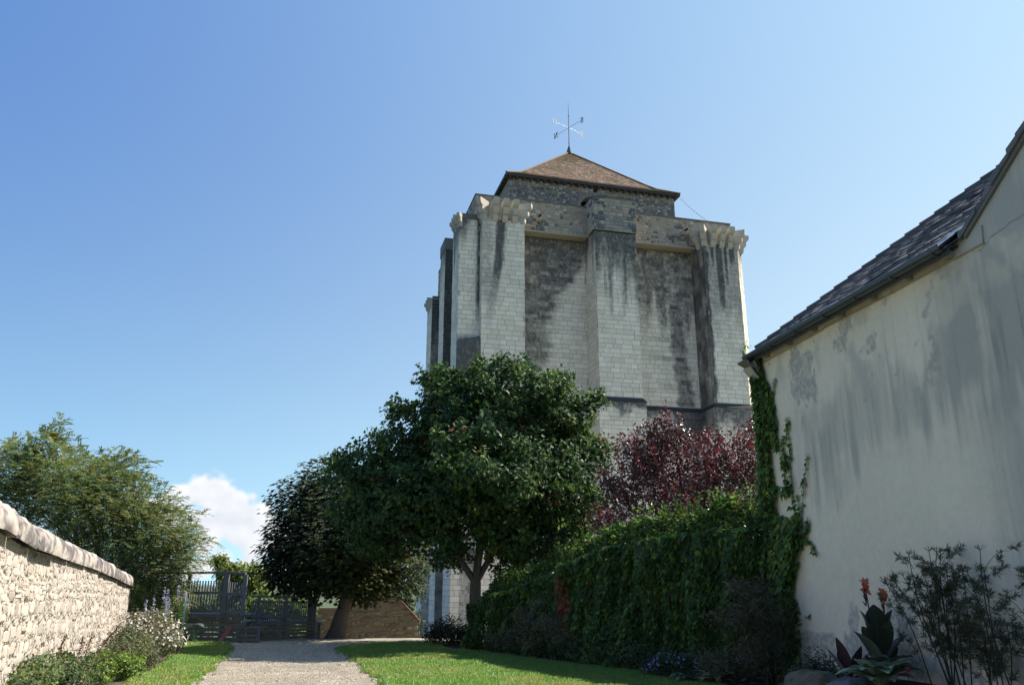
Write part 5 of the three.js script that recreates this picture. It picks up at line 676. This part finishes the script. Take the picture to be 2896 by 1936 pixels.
  { const t = thing('brown_flower_spikes', 'rust brown seed spikes standing against the rubble wall', 'flower', [0, 0, 0]); for (const [x, y0, z, dx, h, w] of [[-7.28, .45, -13.9, .02, .55, .035], [-7.2, .4, -14.6, .05, .62, .05], [-7.1, .4, -14.6, .42, .85, .035], [-7.25, .4, -14.5, .0, .55, .05], [-6.95, .4, -14.5, .5, .35, .04]]) { const g = new GB(), a = V(x, 0.05, z), b = V(x, y0, z), e = V(x + dx, y0 + h * .75, z - .1); g.tube([a, b, e], [.01, .008, .004], [0.1, 0.07, 0.04], 5); for (let k = 0; k < 150; k++) { const q = r(), p = b.clone().lerp(e, q).add(rv(r).multiplyScalar(w * (1.1 - q * .7))), nn = rv(r), d = rv(r); d.addScaledVector(nn, -d.dot(nn)).normalize(); g.leaf(p, d, nn, .035, .018, vary(r, r() < .5 ? [0.18, 0.08, 0.05] : [0.12, 0.09, 0.04], .3), 0); } part(t, 'spike', g, M.leaf); } }
  { const t = thing('yellowing_plant', 'yellowing broad leaved plant at the foot of the rubble wall', 'plant', [0, 0, 0]), s = new GB(); s.tube([V(-7.5, 0, -13.6), V(-7.5, .75, -13.6)], [.02, .014], [0.14, .1, .05], 6); part(t, 'stem', s, M.bark); for (let i = 0; i < 15; i++) { const a = r() * 6.28, g = new GB(), c = vary(r, r() < .4 ? [0.34, 0.26, 0.05] : r() < .3 ? [0.42, 0.33, 0.26] : [0.15, 0.19, 0.05], .2); blade(g, V(-7.5, .35 + r() * .4, -13.6), V(Math.cos(a), .5, Math.sin(a)).normalize(), .2 + r() * .12, .13, c, 1.2, 5); part(t, 'leaf', g, M.leaf); } }
  { const t = thing('large_leaf_plant', 'fresh green large leaved plant between the bedding clumps', 'plant', [0, 0, 0]); for (let i = 0; i < 14; i++) { const a = r() * 6.28, g = new GB(); blade(g, V(-7.35 + (r() - .5) * .2, .15, -15.9 + (r() - .5) * .3), V(Math.cos(a) * .7, .95, Math.sin(a) * .7).normalize(), .38 + r() * .2, .15, vary(r, [0.17, 0.27, 0.07], .2), 1.3, 6); part(t, 'leaf', g, M.leaf); } }
}
const bankH = (x, z) => 0.4 * step(1.2, 0.35, z) * step(0.3, 1.6, x), bankAt = (x, z) => { const p = V(x, 0, z).sub(houseC); return bankH(p.dot(HX), p.dot(HZ)) - 0.03; };
// feathery fennel
function fennel(label, x, z, stems, h, lean, seed, group) {
  const t = thing('fennel_plant', label, 'plant', [x, Math.max(0, bankAt(x, z)), z], group), r = rng(seed), sc = [0.085, 0.088, 0.04];
  for (let i = 0; i < stems; i++) {
    const g = new GB(), f = new GB(), um = new GB(), a = r() * 6.28, b = V((r() - .5) * .35, 0, (r() - .5) * .25), H = h * (0.75 + r() * 0.3), tip = b.clone().add(V(lean[0] * H + Math.cos(a) * .16 * H, H, lean[1] * H + Math.sin(a) * .12 * H)); limb(g, b, tip, 0.009, 0.004, r, sc, 0.05, 7);
    const tuft = (p, d, s) => { for (let k = 0; k < 30; k++) { const dd = d.clone().add(rv(r).multiplyScalar(1.1)).normalize(), nn = rv(r); nn.addScaledVector(dd, -nn.dot(dd)).normalize(); f.leaf(p.clone().addScaledVector(d, r() * s * .6), dd, nn, s * (.35 + r() * .5), 0.0042, vary(r, [0.1, 0.11, 0.045], .35), 0); } };
    const umbel = (p, s) => { for (let k = 0; k < 9; k++) { const q = rv(r).multiplyScalar(s); q.y = Math.abs(q.y) * .35 + s * .5; um.bar(p, p.clone().add(q), .003, .003, [0.1, .11, .04]); for (let m = 0; m < 4; m++) um.leaf(p.clone().add(q).add(rv(r).multiplyScalar(.012)), V(1, .2, 0).add(rv(r)).normalize(), V(0, 1, 0).add(rv(r).multiplyScalar(.4)).normalize(), .016, .014, vary(r, [0.24, 0.21, 0.06], .3), 0); } };
    for (let k = 0; k < 8; k++) { const q = 0.25 + 0.7 * k / 8 + r() * .05, p = b.clone().lerp(tip, q), aa = r() * 6.28, d = V(Math.cos(aa), 0.75, Math.sin(aa)).normalize(), L = (0.14 + 0.2 * (1 - Math.abs(q - .55))) * (0.6 + r() * .7) * Math.min(1.2, h * .65), e = p.clone().addScaledVector(d, L); limb(g, p, e, 0.0035, 0.0015, r, sc, 0.12, 4); tuft(p.clone().lerp(e, .4), d, .12); tuft(e, d, .13); if (q > .5) umbel(e, .045); if (q > .6) umbel(p.clone().lerp(e, .6).add(V(0, .05, 0)), .04); }
    umbel(tip, .06); part(t, 'stem', g, M.bark); part(t, 'leaf_fronds', f, M.leaf); part(t, 'umbels', um, M.leaf);
  }
}
fennel('fennel bush with the thickest top against the plaster wall', 5.3, -10.35, 9, 1.62, [-0.05, 0], 501);
fennel('thin leaning fennel stems next to the canna flowers', 5.32, -10.9, 4, 1.34, [-0.22, -0.06], 502);
fennel('sparse upright fennel farthest from the canna flowers', 5.42, -9.45, 4, 1.6, [0.03, 0.05], 503);
fennel('low fennel sprig between the taller fennel clumps', 5.4, -9.85, 4, 0.95, [0, 0], 504);
fennel('fennel clump in front of the ivy at the house corner', 4.35, -14.3, 7, 1.7, [-0.03, 0], 505);
bush('brown_fennel_shrub', 'brownish feathery shrub in front of the ivy by the house corner', 'shrub', [[3.95, 1.1, -14.9, 0.34], [4.25, 1.45, -14.9, .26], [3.6, 1.0, -15.1, .24], [4.4, 1.0, -14.7, .3], [3.75, .6, -14.8, .34], [4.15, .5, -14.6, .4], [3.45, 0.4, -14.9, .28], [4.0, 1.62, -15, .16], [4.5, 1.6, -14.9, .14]], [[0.16, 0.13, 0.035], [0.19, 0.13, 0.045], [0.1, 0.1, 0.03]], 1000, .11, .011, { seed: 21, spread: .16, mat: M.petal, gap: 0.4, fill: 0.9 });
bush('olive_shrub', 'dull olive shrub in front of the ivy near the maple trunk', 'shrub', [[0.45, 0.8, -20.1, 0.34], [0.05, 0.55, -20.7, .36], [0.85, 0.75, -19.5, .32], [0.5, 0.35, -19.9, .4], [0.6, 1.2, -20, .18], [0.2, 1.0, -20.4, .2], [1.1, 0.45, -19.2, .3], [-.3, .4, -21, .3]], [[0.11, 0.11, 0.035], [0.14, 0.12, 0.04], [0.08, 0.09, 0.03]], 850, .085, .022, { seed: 22, spread: .15, mat: M.petal, gap: 0.4, fill: 0.9 });
bush('dark_shrub', 'dark scrubby shrub at the foot of the maple trunk', 'shrub', [[-1.75, 0.4, -24.4, 0.5], [-2.2, 0.3, -24.6, .4], [-0.3, 0.5, -23.2, .5], [-1.3, .3, -24.6, .4]], [[0.04, 0.05, 0.02], [0.06, 0.06, 0.025]], 900, .09, .03, { seed: 23, spread: .12 });
bush('low_green_plant', 'low dark green plants along the border below the rusty creeper', 'plant', [[1.5, 0.25, -18.6, 0.35], [2.0, 0.3, -18.0, .38], [1.1, 0.25, -19.2, .3], [2.5, 0.25, -17.2, .3]], [[0.05, 0.09, 0.02], [0.08, 0.11, 0.03]], 800, .09, .04, { seed: 24 });
{ const lobes = [[2.78, 0.28, -15.9, 0.26], [3.1, 0.3, -15.6, .25], [2.6, .2, -16.2, .2]], [t, r] = bush('aster_plant', 'small aster plant with lilac blue flowers below the ivy', 'flower', lobes, [0.05, 0.08, 0.025], 420, .06, .02, { seed: 25 }); blossoms(t, r, lobes, 130, 0.024, [[0.30, 0.26, 0.62], [0.4, 0.36, 0.7]]); }
{ const r = rng(601);
  const rosette = (name, label, x, z, n, L, W, cf, s, up = .9, mat = M.leaf) => { const t = thing(name, label, 'plant', [x, Math.max(0, bankAt(x, z)), z]), q = rng(s); for (let i = 0; i < n; i++) { const a = i * 2.4 + q() * .5, k = 0.5 + 0.6 * i / n, g = new GB(); blade(g, V(Math.cos(a) * .05, 0.02, Math.sin(a) * .05), V(Math.cos(a) * k, up, Math.sin(a) * k).normalize(), L * (.75 + q() * .45), W * (.8 + q() * .4), cf(q), 1.5, 7, .16); part(t, 'leaf', g, mat); } return t; };
  rosette('yellow_green_plant', 'yellow green broad leaved plant beside the lilac asters', 3.5, -15.0, 22, .42, .15, q => vary(q, [0.15, 0.16, 0.04], .3), 31); rosette('bergenia_plant', 'round leaved green plant in the border soil near the asters', 3.15, -15.35, 16, .36, .17, q => vary(q, [0.07, 0.12, 0.03], .25), 32);
  rosette('hosta_plant', 'hosta with cream centred green edged leaves below the canna flowers', 4.78, -11.35, 34, .5, .27, q => { const k = .85 + q() * .3; return (t, e) => e ? [0.11 * k, 0.16 * k, 0.045] : [0.55 * k, 0.56 * k, 0.36 * k]; }, 33, 1.1).position.y += 0.16;
  // raised bed of soil behind boulders
  const mound = new GB(), n = 16; const id = []; for (let i = 0; i <= n; i++) { const row = []; for (let j = 0; j <= 6; j++) { const x = i / n * 6.4 + 0.2, v = j / 6, p = onHouse(x + 0.0, 0, 0.01 + v * 1.15), h = bankH(x, v * 1.15) + (fbm(x * 3, v * 4) - .5) * .04 * (1 - v); row.push(mound.v(p.x, h + .01, p.z, 0, 1, 0, [0.06, .045, .03], x, v)); } id.push(row); } for (let i = 0; i < n; i++) for (let j = 0; j < 6; j++) mound.i.push(id[i][j], id[i][j + 1], id[i + 1][j + 1], id[i][j], id[i + 1][j + 1], id[i + 1][j]); const mg = mound.geo(); mg.computeVertexNormals(); struct('planting_bank', mg, M.rock);
  // canna: big dark leaves and two flower stalks
  const canna = (label, x, z, leaves, stalks, c) => { const t = thing('canna_plant', label, 'flower', [x, Math.max(0, bankAt(x, z)) - 0.05, z]); for (const [a, up, L, W, b, y] of leaves) { const g = new GB(); blade(g, V(Math.cos(a) * .05, y, Math.sin(a) * .05), V(Math.cos(a) * .5, up, Math.sin(a) * .5).normalize(), L, W, vary(r, c, .25), b, 8, .18); part(t, 'leaf', g, M.leaf); } for (const [dx, h, dz, fc] of stalks) { const g = new GB(), p = V(dx * .4, 0.1, dz * .4), e = V(dx, h, dz); g.tube([p, p.clone().lerp(e, .5), e], [.017, .013, .006], [0.1, 0.055, 0.04], 7); part(t, 'flower_stalk', g, M.bark); const bud = new GB(); for (let k = 0; k < 9; k++) bud.tube([e.clone().add(V(-.01, -.3 + k * .025, 0)), e.clone().add(V(-.05 + (k % 3) * .03, -.24 + k * .028, (k % 2) * .04 - .02))], [.012, .005], [0.12, .05, .04], 5); part(t, 'buds', bud, M.bark); const fl = new GB(); for (let k = 0; k < 46; k++) { const d = rv(r).add(V(0, .5, 0)).normalize(), nn = rv(r); nn.addScaledVector(d, -nn.dot(d)).normalize(); fl.leaf(e.clone().add(V((r() - .5) * .03, -.12 + r() * .14, (r() - .5) * .03)), d, nn, .05 + r() * .035, .055, vary(r, fc, .25), 0); } part(t, 'flowers', fl, M.petal); } };
  canna('tall canna with dark green leaves and two orange flower stalks by the plaster wall', 5.0, -11.75, [[3.0, 1.4, .62, .34, .9, .2], [0.2, 1.3, .58, .34, 1.0, .22], [1.6, 1.9, .58, .36, .4, .42], [4.4, 1.5, .55, .33, .9, .3], [5.5, 1.0, .52, .32, 1.3, .2], [2.3, .9, .5, .3, 1.4, .15], [1.0, .9, .55, .32, 1.3, .12], [3.7, 2.0, .52, .32, .5, .5], [0.9, 1.8, .5, .3, .7, .55], [5.0, 1.9, .5, .3, .6, .6]], [[-.12, 1.36, .02, [0.6, 0.17, 0.09]], [.1, 1.24, .05, [0.58, 0.17, 0.06]]], [0.05, 0.06, 0.03]);
  canna('short canna with dark purple leaves beside the boulders', 4.72, -12.15, [[3.3, 1.3, .55, .2, .7, .1], [2.6, 1.8, .6, .2, .4, .15], [1.2, 1.6, .55, .2, .5, .1], [0.1, 1.2, .5, .2, .7, .1], [4.6, 1.2, .5, .2, .8, .1]], [], [0.05, 0.026, 0.03]);
  bush('grey_leaf_plant', 'small grey leaved sprigs above the boulder', 'plant', [[4.35, 0.55, -12.6, 0.28], [4.6, .5, -12.5, .25], [4.2, .4, -12.7, .22]], [[0.1, 0.12, 0.07], [0.07, 0.09, 0.05]], 240, .05, .022, { seed: 41 });
  for (const [x, z, sx, sy, sz, lab, s] of [[4.25, -12.35, .42, .36, .4, 'brown mossy boulder at the corner of the planting bank', 3], [4.62, -12.0, .4, .3, .34, 'smooth grey boulder between the hosta and the mossy boulder', 4]]) { const g = new THREE.IcosahedronGeometry(1, 4), p = g.attributes.position, c = new Float32Array(p.count * 3); for (let i = 0; i < p.count; i++) { const v = V(p.getX(i), p.getY(i), p.getZ(i)), k = 1 + (fbm(v.x * 1.6 + s * 9, v.y * 1.6, v.z * 1.6 + 4, 4) - .5) * .75; p.setXYZ(i, v.x * k * sx, v.y * k * sy, v.z * k * sz); const m = step(.48, .6, fbm(v.x * 4 + s, v.y * 4, v.z * 4 + 7, 3)); const a = s === 3 ? [0.15, 0.12, 0.08] : [0.17, 0.16, 0.15], b = s === 3 ? [0.07, 0.07, 0.03] : [0.09, 0.08, 0.07]; for (let q = 0; q < 3; q++) c[i * 3 + q] = mixn(a[q], b[q], m); } g.setAttribute('color', new THREE.BufferAttribute(c, 3)); g.computeVertexNormals(); const m = single('boulder', lab, 'rock', g, M.rock, 'boulders'); delete m.userData.group; m.position.set(x, sy * .45, z); }
  { const t = thing('pink_flower', 'single pink flower beside the hosta', 'flower', [5.0, 0.15, -11.05]), s = new GB(); s.tube([V(0, 0, 0), V(.01, .47, 0)], [.006, .004], [.07, .1, .04], 5); part(t, 'stem', s, M.bark); const g = new GB(); for (let k = 0; k < 40; k++) { const d = rv(r), nn = rv(r); nn.addScaledVector(d, -nn.dot(d)).normalize(); g.leaf(V(.01, .47, 0), d, nn, .05, .03, vary(r, [0.6, 0.13, 0.16], .25), 0); } part(t, 'petals', g, M.petal); }
}
{ // fallen leaves on the border soil
  const r = rng(701), g = new GB(); g.leaf(V(0, 0, 0), V(1, 0, 0), V(0, 1, 0), 1, .7, [1, 1, 1], 0); const P = [];
  for (let i = 0; i < 5200; i++) { const s = -0.8 + r() * 9.6, o = 0.1 + Math.pow(r(), .8) * 1.15, p = hedge0.clone().addScaledVector(hedgeD, s).addScaledVector(hedgeN, o), k = .6 + r() * .8; P.push([p.x, 0.028 + r() * .015, p.z, r() * 6.28, .035 + r() * .05, (r() - .5) * .7, (r() - .5) * .7, r() < .5 ? [0.16 * k, 0.1 * k, 0.05 * k] : [0.2 * k, 0.15 * k, 0.09 * k]]); }
  const Q = []; for (let i = 0; i < 420; i++) { const z = -26 + r() * 12, x = -8 + r() * 9.5, k = .6 + r() * .8; Q.push([x, 0.03 + r() * .02, z, r() * 6.28, .03 + r() * .045, (r() - .5) * .6, (r() - .5) * .6, r() < .5 ? [0.26 * k, 0.16 * k, 0.05 * k] : [0.2 * k, 0.13 * k, 0.07 * k]]); }
  scatter('scattered_leaves', g.geo(), M.petal, Q, 'few dry leaves scattered over the path and lawns', 'leaves');
  scatter('fallen_leaves', g.geo(), M.petal, P, 'brown fallen leaves on the border soil below the ivy', 'leaves');
}
renderer.render(scene, camera);
